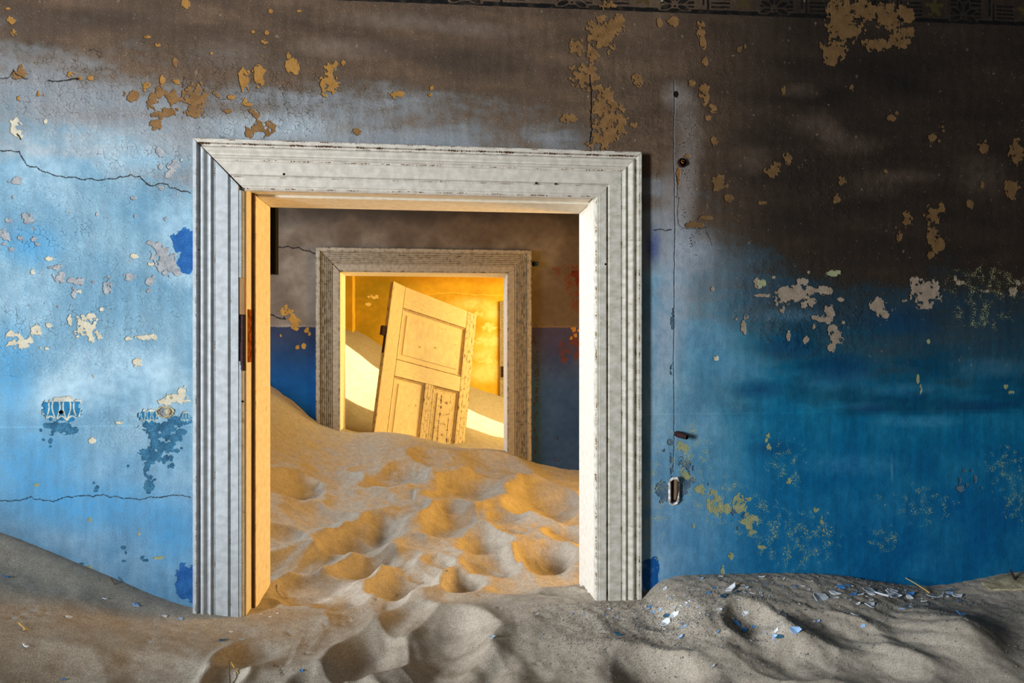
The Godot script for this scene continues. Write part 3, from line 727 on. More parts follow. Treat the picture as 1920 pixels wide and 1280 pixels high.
# worn paint on wood: U runs across the board (0..1 over SPAN), V along it; chips follow the edges listed
func worn_wood(sd: int, paint: Color, tint: Color, tint_amount: float, chip: Color, edges: Array, edge_chip: float, plain_chip: float, w := 256, h := 2048, wear := 0.0) -> StandardMaterial3D:
	var m := StandardMaterial3D.new()
	var f := FastNoiseLite.new()
	f.seed = sd
	f.noise_type = FastNoiseLite.TYPE_SIMPLEX
	f.frequency = 0.05
	f.fractal_octaves = 4
	var streak := f.get_image(w, h / 8).get_data()
	var blot := noise_bytes(sd + 1, 0.013, 4, FastNoiseLite.TYPE_SIMPLEX, 0, w, h)
	var grain := noise_bytes(sd + 2, 0.3, 2, FastNoiseLite.TYPE_SIMPLEX, 0, w, h)
	var fleck := noise_bytes(sd + 3, 0.09, 3, FastNoiseLite.TYPE_SIMPLEX, 0, w, h)
	var near := PackedFloat32Array()
	for i in w:
		var best := 0.0
		for e in edges: best = maxf(best, 1.0 - absf((i + 0.5) / w - e) / 0.022)
		near.append(maxf(0.0, best))
	var rgb := PackedByteArray()
	rgb.resize(w * h * 3)
	var hh := PackedByteArray()
	hh.resize(w * h)
	for j in h:
		for i in w:
			var o := j * w + i
			var st := streak[(j / 8) * w + i] / 255.0
			var fl := fleck[o] / 255.0
			var bl := blot[o] / 255.0
			var gr := grain[o] / 255.0
			var t := clampf((bl - 0.5) * 1.1 + (st - 0.5) * 0.6 + tint_amount, 0.0, 1.0)
			var k := 0.90 + gr * 0.14 + (st - 0.5) * 0.12
			var c := paint.lerp(tint, t)
			var q := st * 0.55 + fl * 0.45
			var lim := 0.93 - near[i] * edge_chip - plain_chip - clampf((bl - 0.56) * 2.2, 0.0, 0.6) * wear
			var hv := 0.75 + gr * 0.2
			if q > lim:
				c = chip.lerp(chip * 0.55, gr)
				hv = 0.2
			elif q > lim - 0.03:
				k *= 0.86
			rgb[o * 3] = clampi(int(c.r * k * 255.0), 0, 255)
			rgb[o * 3 + 1] = clampi(int(c.g * k * 255.0), 0, 255)
			rgb[o * 3 + 2] = clampi(int(c.b * k * 255.0), 0, 255)
			hh[o] = clampi(int(hv * 255.0), 0, 255)
	m.albedo_texture = ImageTexture.create_from_image(Image.create_from_data(w, h, false, Image.FORMAT_RGB8, rgb))
	m.heightmap_enabled = true
	m.heightmap_texture = ImageTexture.create_from_image(Image.create_from_data(w, h, false, Image.FORMAT_L8, hh))
	m.heightmap_scale = 0.05
	m.roughness = 0.62
	m.metallic_specular = 0.35
	return m

var M := {}
var left_paint: Paint
var right_paint: Paint
var mid_paint: Paint
var far_paint: Paint

func flat(c: Color, rough := 0.85, spec := 0.25) -> StandardMaterial3D:
	var m := StandardMaterial3D.new()
	m.albedo_color = c
	m.roughness = rough
	m.metallic_specular = spec
	return m

func triplanar(tex: Array, scale: float, relief: float, rough: float) -> StandardMaterial3D:
	var m := StandardMaterial3D.new()
	m.albedo_texture = tex[0]
	m.heightmap_enabled = true
	m.heightmap_texture = tex[1]
	m.heightmap_scale = relief
	m.uv1_triplanar = true
	m.uv1_world_triplanar = true
	m.uv1_scale = Vector3(scale, scale, scale)
	m.roughness = rough
	m.metallic_specular = 0.2
	return m

func make_materials() -> void:
	left_paint = front_wall_paint(-2.0, 0.1)
	right_paint = front_wall_paint(0.1, 2.8)
	M.left_wall = left_paint.material(0.8, 0.22)
	M.right_wall = right_paint.material(0.72, 0.22)
	mid_paint = Paint.new()
	mid_paint.setup(self, -2.0, 1.6, 0.4, 2.95, 0.0024)
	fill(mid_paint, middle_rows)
	mid_paint.patches([-1.092, 1.859, 0.023, 0.023, -1.056, 1.859, 0.031, 0.023, -1.031, 1.814, 0.027, 0.035, -0.998, 1.777, 0.027, 0.035, -1.013, 1.743, 0.027, 0.019, -1.071, 1.888, 0.012, 0.023, -0.929, 1.728, 0.023, 0.023, -0.915, 1.706, 0.012, 0.015, -0.994, 1.609, 0.015, 0.019, -0.951, 1.62, 0.015, 0.019, -1.013, 1.754, 0.019, 0.023, -1.107, 1.695, 0.008, 0.012], Color(0.50, 0.35, 0.12), Color(0.62, 0.46, 0.20), 1.0, 0.8)
	mid_paint.patches([0.95, 2.169, 0.1, 0.035, 0.974, 2.118, 0.061, 0.046, 0.982, 2.06, 0.061, 0.054, 0.989, 1.962, 0.046, 0.077, 0.974, 1.65, 0.054, 0.054, 0.918, 1.611, 0.054, 0.038, 0.902, 1.553, 0.023, 0.046, 0.879, 1.592, 0.031, 0.031, 0.989, 1.572, 0.038, 0.046], Color(0.26, 0.09, 0.04), Color(0.42, 0.18, 0.08), 0.4, 0.5, 0.42)
	mid_paint.patches([0.989, 2.15, 0.038, 0.031, 1.013, 2.099, 0.031, 0.046], Color(0.26, 0.09, 0.04), Color(0.40, 0.16, 0.08), 0.4, 0.8)
	mid_paint.patches([0.97, 1.736, 0.023, 0.019, 0.989, 1.697, 0.015, 0.019, 0.95, 1.677, 0.012, 0.012, 1.005, 1.728, 0.012, 0.012], Color(0.55, 0.38, 0.12), Color(0.66, 0.48, 0.2), 0.4, 1.2)
	mid_paint.patches([0.694, 1.417, 0.019, 0.23, 0.69, 1.03, 0.015, 0.23, 0.686, 1.65, 0.015, 0.115, 0.847, 0.95, 0.012, 0.012, 0.855, 0.786, 0.019, 0.008, 0.831, 0.806, 0.015, 0.008], Color(0.10, 0.06, 0.07), Color(0.20, 0.14, 0.15), 0.3, 0.9, 0.55)
	mid_paint.crack([Vector2(-1.182, 1.843), Vector2(-1.146, 1.829), Vector2(-1.11, 1.814), Vector2(-1.081, 1.821), Vector2(-1.067, 1.81)], 0.006, Color(0.08, 0.07, 0.06))
	mid_paint.crack([Vector2(-1.139, 2.305), Vector2(-1.056, 2.317), Vector2(-0.984, 2.311), Vector2(-0.911, 2.286), Vector2(-0.867, 2.268)], 0.006, Color(0.12, 0.10, 0.09))
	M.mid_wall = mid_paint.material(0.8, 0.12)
	far_paint = Paint.new()
	far_paint.setup(self, -1.3, 1.0, 0.8, 2.8, 0.003)
	fill(far_paint, far_rows)
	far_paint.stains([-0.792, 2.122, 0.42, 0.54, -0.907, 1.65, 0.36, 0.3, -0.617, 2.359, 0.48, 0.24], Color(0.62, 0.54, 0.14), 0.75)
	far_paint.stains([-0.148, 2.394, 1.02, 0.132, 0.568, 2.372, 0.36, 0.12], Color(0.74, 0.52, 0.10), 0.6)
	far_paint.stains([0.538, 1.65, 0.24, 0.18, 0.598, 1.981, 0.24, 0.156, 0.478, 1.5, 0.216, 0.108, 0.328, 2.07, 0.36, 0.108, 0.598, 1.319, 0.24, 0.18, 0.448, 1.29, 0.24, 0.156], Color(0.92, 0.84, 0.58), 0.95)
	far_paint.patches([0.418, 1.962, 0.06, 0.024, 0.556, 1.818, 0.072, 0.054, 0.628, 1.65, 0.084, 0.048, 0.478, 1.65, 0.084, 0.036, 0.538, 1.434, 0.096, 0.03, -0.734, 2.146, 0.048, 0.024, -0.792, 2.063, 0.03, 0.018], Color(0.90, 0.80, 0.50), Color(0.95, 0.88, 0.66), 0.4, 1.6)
	far_paint.crack([Vector2(-0.148, 2.174), Vector2(0.149, 2.2), Vector2(0.388, 2.172), Vector2(0.719, 2.18)], 0.006, Color(0.92, 0.80, 0.42))
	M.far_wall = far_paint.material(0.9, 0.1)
	var dirty := speckle_image(256, 256, 40, Color(0.27, 0.26, 0.26), 0.25, 0.5)
	M.plain_blue = triplanar(dirty, 0.6, 0.1, 0.9)
	M.plain_mid = triplanar(speckle_image(256, 256, 43, Color(0.36, 0.33, 0.30), 0.2, 0.4), 0.6, 0.1, 0.9)
	M.ochre_wall = triplanar(speckle_image(512, 512, 46, Color(0.82, 0.655, 0.21), 0.06, 0.14), 0.42, 0.08, 0.9)
	M.ceiling = flat(Color(0.26, 0.24, 0.22))
	M.board_floor = flat(Color(0.36, 0.28, 0.20))
	M.sand = triplanar(speckle_image(1024, 1024, 50, Color(0.65, 0.61, 0.55), 1.05, 0.14, 0.75), 1.0, 0.12, 0.95)
	M.casing_left = worn_wood(61, Color(0.74, 0.76, 0.77), Color(0.64, 0.66, 0.67), 0.42, Color(0.45, 0.38, 0.31), [0.0, 0.07, 0.42, 0.74, 0.98], 0.26, 0.02)
	M.casing_head = worn_wood(65, Color(0.80, 0.77, 0.72), Color(0.70, 0.67, 0.62), 0.40, Color(0.40, 0.24, 0.13), [0.0, 0.02, 0.09, 0.13, 0.40, 0.73, 0.96], 0.36, 0.02)
	M.casing_right = worn_wood(69, Color(0.80, 0.78, 0.74), Color(0.66, 0.64, 0.57), 0.45, Color(0.44, 0.28, 0.18), [0.0, 0.06, 0.12, 0.42, 0.73, 0.97], 0.32, 0.03, 256, 2048, 0.2)
	M.jamb = worn_wood(73, Color(0.93, 0.90, 0.83), Color(0.88, 0.83, 0.73), 0.4, Color(0.34, 0.22, 0.12), [0.0, 0.3, 0.98], 0.28, 0.05)
	M.jamb_white = worn_wood(75, Color(0.86, 0.84, 0.80), Color(0.80, 0.77, 0.71), 0.35, Color(0.50, 0.32, 0.20), [0.0, 0.55, 0.98], 0.22, 0.0)
	M.mid_casing = worn_wood(77, Color(0.64, 0.60, 0.53), Color(0.54, 0.50, 0.44), 0.45, Color(0.13, 0.09, 0.06), [0.02, 0.14, 0.22, 0.30, 0.38, 0.46, 0.54, 0.62, 0.97], 0.34, 0.07, 256, 2048, 0.2)
	M.door = worn_wood(81, Color(0.92, 0.85, 0.70), Color(0.90, 0.82, 0.66), 0.4, Color(0.42, 0.26, 0.12), [0.0, 0.98], 0.30, 0.05, 256, 1024, 0.22)
	M.door_worn = worn_wood(85, Color(0.91, 0.83, 0.67), Color(0.86, 0.76, 0.58), 0.5, Color(0.40, 0.24, 0.11), [0.1, 0.35, 0.7, 0.95], 0.34, 0.12, 256, 1024, 0.45)
	M.door_edge = worn_wood(89, Color(0.84, 0.76, 0.62), Color(0.68, 0.58, 0.44), 0.5, Color(0.20, 0.13, 0.08), [0.1, 0.9], 0.26, 0.12, 256, 1024, 0.7)
	M.bare_wood = worn_wood(93, Color(0.62, 0.47, 0.29), Color(0.52, 0.37, 0.21), 0.5, Color(0.30, 0.19, 0.10), [0.5], 0.1, 0.03, 128, 512)
	M.rebate_shade_brown = worn_wood(95, Color(0.42, 0.31, 0.18), Color(0.30, 0.21, 0.12), 0.5, Color(0.12, 0.08, 0.05), [0.1, 0.9], 0.3, 0.1, 128, 512)  # dark brown that paints in the shade of the door rebate
	M.gap = flat(Color(0.16, 0.12, 0.09), 0.95)  # dark tone that stands for the shade in the hinge recess
	M.rust = triplanar(speckle_image(128, 128, 97, Color(0.50, 0.27, 0.10), 1.2, 0.8), 12.0, 0.1, 0.9)
	M.dark_iron = triplanar(speckle_image(128, 128, 99, Color(0.20, 0.13, 0.13), 0.9, 0.5), 10.0, 0.06, 0.55)
	M.black_wood = flat(Color(0.05, 0.045, 0.045), 0.8)
	M.white_metal = triplanar(speckle_image(128, 128, 101, Color(0.72, 0.70, 0.68), 0.6, 0.9), 14.0, 0.05, 0.6)
	M.green_iron = flat(Color(0.12, 0.20, 0.19), 0.6)
	M.straw = flat(Color(0.74, 0.60, 0.34), 0.8)
	M.twig = flat(Color(0.40, 0.33, 0.26), 0.9)
	M.plaster = triplanar(speckle_image(256, 256, 103, Color(0.62, 0.58, 0.47), 0.9, 0.6), 3.0, 0.2, 0.95)
	M.chip_white = flat(Color(0.86, 0.88, 0.90), 0.7)
	M.chip_blue = flat(Color(0.28, 0.54, 0.80), 0.7)
	M.chip_pale = flat(Color(0.60, 0.74, 0.90), 0.7)
	M.chip_grey = flat(Color(0.62, 0.66, 0.68), 0.75)
	M.chip_slate = flat(Color(0.20, 0.34, 0.42), 0.7)

# ------------------------------------------------------------------ rooms
func structure(called: String, b: MB, mat: Material) -> MeshInstance3D:
	return tag(put(called, b, mat), "", "", "", "structure") as MeshInstance3D

func front_face(a: MB, p: Paint, xa: float, xb: float, ya: float, yb: float, mirror := 0) -> void:
	var ua := p.uvof(xa, ya)
	var ub := p.uvof(xb, ya)
	var uc := p.uvof(xb, yb)
	var ud := p.uvof(xa, yb)
	if mirror == -1:
		ua.x = -ua.x
		ub.x = -ub.x
		uc.x = -uc.x
		ud.x = -ud.x
	elif mirror == 1:
		ua.x = 2.0 - ua.x
		ub.x = 2.0 - ub.x
		uc.x = 2.0 - uc.x
		ud.x = 2.0 - ud.x
	a.quad(Vector3(xa, ya, 0), Vector3(xb, ya, 0), Vector3(xb, yb, 0), Vector3(xa, yb, 0), ua, ub, uc, ud)

# a wall of boxes round one opening in the plane z (faces z0 and z1) or x
func wall_with_opening(b: MB, along_x: bool, s0: float, s1: float, t0: float, t1: float, o0: float, o1: float, oy0: float, oy1: float) -> void:
	var parts := [[s0, o0, 0.0, CEIL], [o1, s1, 0.0, CEIL], [o0, o1, oy1, CEIL]]
	if oy0 > 0.0: parts.append([o0, o1, 0.0, oy0])
	for q in parts:
		if q[1] - q[0] < 0.001 or q[3] - q[2] < 0.001: continue
		if along_x: b.box(Vector3(q[0], q[2], t0), Vector3(q[1], q[3], t1))
		else: b.box(Vector3(t0, q[2], q[0]), Vector3(t1, q[3], q[1]))

func build_rooms() -> void:
	# front wall: two painted faces, and a plain core behind them
	var oxa := -0.668
	var oxb := 0.572
	var oy := 2.19
	var fl := MB.new()
	var fr := MB.new()
	front_face(fl, left_paint, FRONT_L, -2.0, 0.0, CEIL, -1)
	front_face(fl, left_paint, -2.0, oxa, 0.0, CEIL)
	front_face(fl, left_paint, oxa, 0.1, oy, CEIL)
	front_face(fr, right_paint, 0.1, oxb, oy, CEIL)
	front_face(fr, right_paint, oxb, 2.8, 0.0, CEIL)
	front_face(fr, right_paint, 2.8, FRONT_R, 0.0, CEIL, 1)
	var core := MB.new()
	wall_with_opening(core, true, FRONT_L - 0.25, FRONT_R + 0.25, -WALL_T, -0.001, oxa, oxb, 0.0, oy)
	var m := fl.mesh(M.left_wall)
	fr.add_to(m, M.right_wall)
	core.add_to(m, M.plain_mid)
	var w := put_mesh("wall_front", m)
	tag(w, "weathered blue plaster wall with a brown top of soot and painted shade around the near doorway", "wall", "", "structure")
	# middle wall
	var mf := MB.new()
	var mxa := -0.715
	var mxb := 0.500
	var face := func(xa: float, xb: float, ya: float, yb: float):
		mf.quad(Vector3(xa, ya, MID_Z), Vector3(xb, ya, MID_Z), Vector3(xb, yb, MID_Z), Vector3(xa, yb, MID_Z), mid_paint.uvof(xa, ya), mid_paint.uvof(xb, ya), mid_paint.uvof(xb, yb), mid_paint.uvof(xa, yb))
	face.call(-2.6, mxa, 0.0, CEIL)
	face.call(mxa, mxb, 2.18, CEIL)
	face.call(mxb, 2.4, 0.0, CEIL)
	var mcore := MB.new()
	wall_with_opening(mcore, true, -2.85, 2.65, MID_Z - WALL_T + 0.004, MID_Z - 0.001, mxa, mxb, 0.0, 2.18)
	var mback := MB.new()
	for q in [[-2.4, mxa, 0.0, CEIL], [mxa, mxb, 2.18, CEIL], [mxb, 2.4, 0.0, CEIL]]:
		mback.quad(Vector3(q[1], q[2], MID_Z - WALL_T), Vector3(q[0], q[2], MID_Z - WALL_T), Vector3(q[0], q[3], MID_Z - WALL_T), Vector3(q[1], q[3], MID_Z - WALL_T))
	var mm := mf.mesh(M.mid_wall)
	mcore.add_to(mm, M.plain_mid)
	mback.add_to(mm, M.ochre_wall)
	tag(put_mesh("wall_middle", mm), "grey brown plaster wall with a blue dado around the inner doorway", "wall", "", "structure")
	# far wall
	var far := MB.new()
	far.box(Vector3(-2.65, 0, FAR_Z - 0.25), Vector3(2.65, CEIL, FAR_Z - 0.004))
	for q in [[-2.4, -1.3, 0.0, CEIL], [1.0, 2.4, 0.0, CEIL], [-1.3, 1.0, 0.0, 0.8], [-1.3, 1.0, 2.8, CEIL]]:
		far.quad(Vector3(q[0], q[2], FAR_Z), Vector3(q[1], q[2], FAR_Z), Vector3(q[1], q[3], FAR_Z), Vector3(q[0], q[3], FAR_Z))
	var ff := MB.new()
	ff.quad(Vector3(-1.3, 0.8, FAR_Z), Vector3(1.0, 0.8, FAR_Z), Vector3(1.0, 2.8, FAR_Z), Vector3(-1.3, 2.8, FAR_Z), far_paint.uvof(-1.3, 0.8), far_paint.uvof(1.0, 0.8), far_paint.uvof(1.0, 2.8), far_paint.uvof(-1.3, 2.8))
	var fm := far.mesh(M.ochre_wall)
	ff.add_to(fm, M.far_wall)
	tag(tag(put_mesh("wall_far", fm), "", "", "", "structure"), "blotchy ochre yellow wall behind the leaning door", "wall")
	# front room: side with the window, other side, behind
	var b := MB.new()
	wall_with_opening(b, false, -0.001, FRONT_B, FRONT_L - 0.25, FRONT_L, 2.5, 3.3, 1.2, 2.5)
	structure("wall_left", b, M.plain_blue)
	b = MB.new()
	b.box(Vector3(FRONT_R, 0, 0), Vector3(FRONT_R + 0.25, CEIL, FRONT_B))
	structure("wall_right", b, M.plain_blue)
	b = MB.new()
	b.box(Vector3(FRONT_L - 0.25, 0, FRONT_B), Vector3(FRONT_R + 0.25, CEIL, FRONT_B + 0.25))
	structure("wall_behind", b, M.plain_blue)
	# middle room
	b = MB.new()
	wall_with_opening(b, false, MID_Z, -WALL_T, -2.85, -2.6, -1.9, -0.9, 1.8, 2.7)
	structure("wall_left", b, M.plain_mid)
	b = MB.new()
	wall_with_opening(b, false, MID_Z, -WALL_T, 2.4, 2.65, -1.5, -0.5, 0.0, 2.4)
	structure("wall_right", b, M.plain_mid)
	# added closed side room, unseen, that keeps the sun off the side doorway
	b = MB.new()
	b.box(Vector3(4.4, 0, -2.75), Vector3(4.6, CEIL, -0.26))
	b.box(Vector3(2.65, 0, -0.26), Vector3(4.6, CEIL, -0.06))
	b.box(Vector3(2.65, 0, -2.75), Vector3(4.6, CEIL, -2.55))
	structure("wall_side_added", b, M.ochre_wall)
	# far room
	b = MB.new()
	b.box(Vector3(-2.65, 0, FAR_Z), Vector3(-2.4, CEIL, MID_Z - WALL_T))
	structure("wall_left", b, M.ochre_wall)
	b = MB.new()
	wall_with_opening(b, false, FAR_Z, MID_Z - WALL_T, 2.4, 2.65, -4.45, -3.62, 1.15, 2.6)
	structure("wall_right", b, M.ochre_wall)
	# floors and ceilings
	b = MB.new()
	b.box(Vector3(FRONT_L - 0.3, -0.2, FAR_Z - 0.3), Vector3(4.6, 0.0, FRONT_B + 0.25))
	structure("floor", b, M.board_floor)
	b = MB.new()
	b.box(Vector3(FRONT_L - 0.3, CEIL, FAR_Z - 0.3), Vector3(4.6, CEIL + 0.2, FRONT_B + 0.25))
	structure("ceiling", b, M.ceiling)

# ------------------------------------------------------------------ door frames
const CASING := [[0.0, 0.0], [0.0, 0.031], [0.002, 0.034], [0.0125, 0.034], [0.0145, 0.032], [0.0155, 0.020], [0.0215, 0.019], [0.0235, 0.024], [0.027, 0.0285], [0.031, 0.0300], [0.035, 0.0288], [0.040, 0.0245], [0.044, 0.0205], [0.048, 0.0190], [0.0515, 0.0215], [0.054, 0.0250], [0.057, 0.0258], [0.0595, 0.0235], [0.0620, 0.0185], [0.0680, 0.0165], [0.0690, 0.0150], [0.0710, 0.0190], [0.1120, 0.0190], [0.1140, 0.0150], [0.1165, 0.0105], [0.1200, 0.0105], [0.1210, 0.0165], [0.1230, 0.0165], [0.1240, 0.0190], [0.1480, 0.0180], [0.1495, 0.0150], [0.1525, 0.0165], [0.1565, 0.0150], [0.1605, 0.0105], [0.1630, 0.0040], [0.1630, 0.0]]

# one board of a door surround: side -1 left, 1 right, 0 head; mitred at the top corners
func casing(profile: Array, side: int, xl: float, xr: float, top: float, foot: float, z: float, width: float, hw: float, flip_u := false) -> MB:
	var b := MB.new()
	var span: float = profile[-1][0]
	var k := width / span
	var kh := hw / span
	var gap := 0.0011
	for i in profile.size() - 1:
		var a0: float = profile[i][0]
		var a1: float = profile[i + 1][0]
		var h0: float = z + profile[i][1]
		var h1: float = z + profile[i + 1][1]
		var u0 := a0 / span
		var u1 := a1 / span
		var nseg := 6
		for s in nseg:
			var f0 := float(s) / nseg
			var f1 := float(s + 1) / nseg
			if side == 0:
				var la := xl + a0 * width / span + gap
				var lb := xl + a1 * width / span + gap
				var ra := xr - a0 * k - gap
				var rb := xr - a1 * k - gap
				var p := Vector3(lerpf(la, ra, f0), top - a0 * kh, h0)
				var q := Vector3(lerpf(lb, rb, f0), top - a1 * kh, h1)
				var r := Vector3(lerpf(lb, rb, f1), top - a1 * kh, h1)
				var t := Vector3(lerpf(la, ra, f1), top - a0 * kh, h0)
				b.quad(p, q, r, t, Vector2(u0, p.x), Vector2(u1, q.x), Vector2(u1, r.x), Vector2(u0, t.x))
			else:
				var ya := top - a0 * kh - gap
				var yb := top - a1 * kh - gap
				var xa := xl + a0 * k if side < 0 else xr - a0 * k
				var xb := xl + a1 * k if side < 0 else xr - a1 * k
				var p := Vector3(xa, lerpf(foot, ya, f0), h0)
				var q := Vector3(xb, lerpf(foot, yb, f0), h1)
				var r := Vector3(xb, lerpf(foot, yb, f1), h1)
				var t := Vector3(xa, lerpf(foot, ya, f1), h0)
				if side < 0: b.quad(p, q, r, t, Vector2(u0, p.y), Vector2(u1, q.y), Vector2(u1, r.y), Vector2(u0, t.y))
				else: b.quad(q, p, t, r, Vector2(u1, q.y), Vector2(u0, p.y), Vector2(u0, t.y), Vector2(u1, r.y))
	return b

func board(lo: Vector3, hi: Vector3, e := 0.002) -> MB:
	var b := MB.new()
	b.box(lo, hi, e)
	return b

# a box whose texture runs along its longest side, U over its width
func plank(lo: Vector3, hi: Vector3, e := 0.0015) -> MB:
	var b := MB.new()
	b.box(lo, hi, e)
	var d := hi - lo
	var ax := 0
	if d.y > d.x and d.y > d.z: ax = 1
	elif d.z > d.x: ax = 2
	for i in b.v.size():
		var nn := b.n[i]
		var rest := []
		for k in 3:
			if k != ax: rest.append(k)
		# the axis across the board on this face
		var ac: int = rest[0] if absf(nn[rest[1]]) > absf(nn[rest[0]]) else rest[1]
		b.uv[i] = Vector2((b.v[i][ac] - lo[ac]) / maxf(d[ac], 0.001), b.v[i][ax])
	return b

func front_door_frame() -> void:
	var t := thing("door_frame", "large white painted moulded door frame standing in the blue wall, chipped and peeling", "door frame", Vector3(-0.05, 0, 0))
	var at := Vector3(-0.05, 0, 0)
	var xl := -0.800
	var xr := 0.702
	# the head
	put("head_casing", casing(CASING, 0, xl, xr, 2.313, 0, 0.0, 0.159, 0.163), M.casing_head, t)
	# the left board: its inner edge strip is cut away at the hinge
	var body := []
	for q in CASING:
		if q[0] < 0.147: body.append(q)
	body.append([0.147, 0.0182])
	body.append([0.147, 0.0])
	var strip := [[0.147, 0.0182], [0.1495, 0.0150], [0.1525, 0.0165], [0.1565, 0.0150], [0.1605, 0.0105], [0.1630, 0.0040], [0.1630, 0.0]]
	put("side_casing", casing_part(body, -1, xl, xr, 2.313, 0.35, 0.154), M.casing_left, t)
	var hi := strip_piece(strip, xl, 1.861, 2.149)
	put("edge_strip", hi, M.casing_left, t)
	put("edge_strip", strip_piece(strip, xl, 0.35, 1.585), M.casing_left, t)
	tag(put("wood_insert", plank(Vector3(-0.6625, 1.739, -0.004), Vector3(-0.6415, 1.861, 0.0150), 0.001), M.bare_wood, t), "bare wood let in above the hinge")
	put("side_casing", casing(CASING, 1, xl, xr, 2.313, 0.35, 0.0, 0.164, 0.163), M.casing_right, t)
	# linings: jamb, painted rebate shade and stop on the hinge side, flush boards opposite
	put("jamb", plank(Vector3(-0.668, 0.35, -0.062), Vector3(-0.641, 2.160, 0.0), 0.001), M.jamb, t)
	put("rebate_shade", plank(Vector3(-0.668, 0.35, -0.0715), Vector3(-0.6305, 2.157, -0.0625), 0.001), M.rebate_shade_brown, t)  # dark board put where the step is only in shade
	put("door_stop", plank(Vector3(-0.668, 0.35, -0.272), Vector3(-0.6295, 2.155, -0.072), 0.003), M.jamb, t)
	put("jamb", plank(Vector3(0.5395, 0.35, -0.112), Vector3(0.572, 2.157, 0.0), 0.0015), M.jamb_white, t)
	put("door_stop", plank(Vector3(0.5425, 0.35, -0.272), Vector3(0.572, 2.155, -0.114), 0.002), M.jamb_white, t)
	put("head_jamb", plank(Vector3(-0.641, 2.158, -0.085), Vector3(0.5395, 2.19, 0.0), 0.001), M.jamb, t)
	put("head_stop", plank(Vector3(-0.6295, 2.150, -0.272), Vector3(0.5425, 2.19, -0.087), 0.003), M.jamb, t)
	# hinge knuckles and leaf on the lining
	var h := MB.new()
	var hx := -0.6475
	tag(put("hinge_recess_shade", plank(Vector3(-0.6625, 1.553, -0.004), Vector3(-0.6415, 1.7385, 0.002), 0.0005), M.gap, t), "dark board painted as the shade behind the hinge")  # backing coloured dark for the shade behind the hinge barrel
	h.tube(PackedVector3Array([Vector3(hx, 1.652, 0.012), Vector3(hx, 1.737, 0.012)]), PackedFloat32Array([0.0078, 0.0078]), 16)
	h.tube(PackedVector3Array([Vector3(hx, 1.570, 0.0125), Vector3(hx, 1.575, 0.0125), Vector3(hx, 1.645, 0.0125), Vector3(hx, 1.651, 0.0125)]), PackedFloat32Array([0.007, 0.009, 0.009, 0.0078]), 16)
	h.tube(PackedVector3Array([Vector3(hx, 1.553, 0.0125), Vector3(hx, 1.561, 0.0125), Vector3(hx, 1.570, 0.0125)]), PackedFloat32Array([0.005, 0.008, 0.006]), 14)
	tag(put("hinge", h, M.dark_iron, t), "dark iron hinge barrel")
	var leaf := MB.new()
	leaf.box(Vector3(-0.6415, 1.580, -0.056), Vector3(-0.6388, 1.758, -0.014), 0.0008)
	tag(put("hinge_plate", leaf, M.rust, t), "rusty hinge leaf on the lining")
	# nails in the casings
	for q in [[-0.787, 1.950, 0.024, 0.0035], [-0.648, 1.452, 0.018, 0.0035], [0.575, 1.92, 0.018, 0.0045], [-0.515, 2.205, 0.019, 0.0045], [0.398, 2.197, 0.019, 0.003], [0.33, 2.198, 0.019, 0.003]]:
		var nb := MB.new()
		nb.tube(PackedVector3Array([Vector3(q[0], q[1], q[2] - 0.006), Vector3(q[0], q[1], q[2] + 0.0015)]), PackedFloat32Array([q[3], q[3] * 0.8]), 10)
		put("nail_head", nb, M.dark_iron, t)
	for c in t.get_children(): c.position = -at
	# a dark batten that hangs behind the lining, in the middle room
	var bt := plank(Vector3(-0.70, 1.906, -0.345), Vector3(-0.617, 2.30, -0.300), 0.002)
	tag(put("wooden_batten", bt, M.black_wood), "black wooden batten hanging behind the top of the left jamb", "batten")

func casing_part(body: Array, side: int, xl: float, xr: float, top: float, foot: float, width: float) -> MB:
	var p := body.duplicate()
	p.append([0.163, 0.0])
	var b := casing(p, side, xl, xr, top, foot, 0.0, width, 0.163)
	return b

func strip_piece(strip: Array, xl: float, y0: float, y1: float) -> MB:
	var b := MB.new()
	for i in strip.size() - 1:
		var xa: float = xl + strip[i][0] * 0.154 / 0.163
		var xb: float = xl + strip[i + 1][0] * 0.154 / 0.163
		var u0: float = strip[i][0] / 0.163
		var u1: float = strip[i + 1][0] / 0.163
		b.quad(Vector3(xa, y0, strip[i][1]), Vector3(xb, y0, strip[i + 1][1]), Vector3(xb, y1, strip[i + 1][1]), Vector3(xa, y1, strip[i][1]), Vector2(u0, y0), Vector2(u1, y0), Vector2(u1, y1), Vector2(u0, y1))
	for y in [y0, y1]:
		for i in strip.size() - 2:
			var p := Vector3(xl + strip[i][0] * 0.154 / 0.163, y, strip[i][1])
			var q := Vector3(xl + strip[i + 1][0] * 0.154 / 0.163, y, strip[i + 1][1])
			var o := Vector3(xl + strip[0][0] * 0.154 / 0.163, y, 0)
			if y == y1: b.tri(o, q, p)
			else: b.tri(o, p, q)
	return b

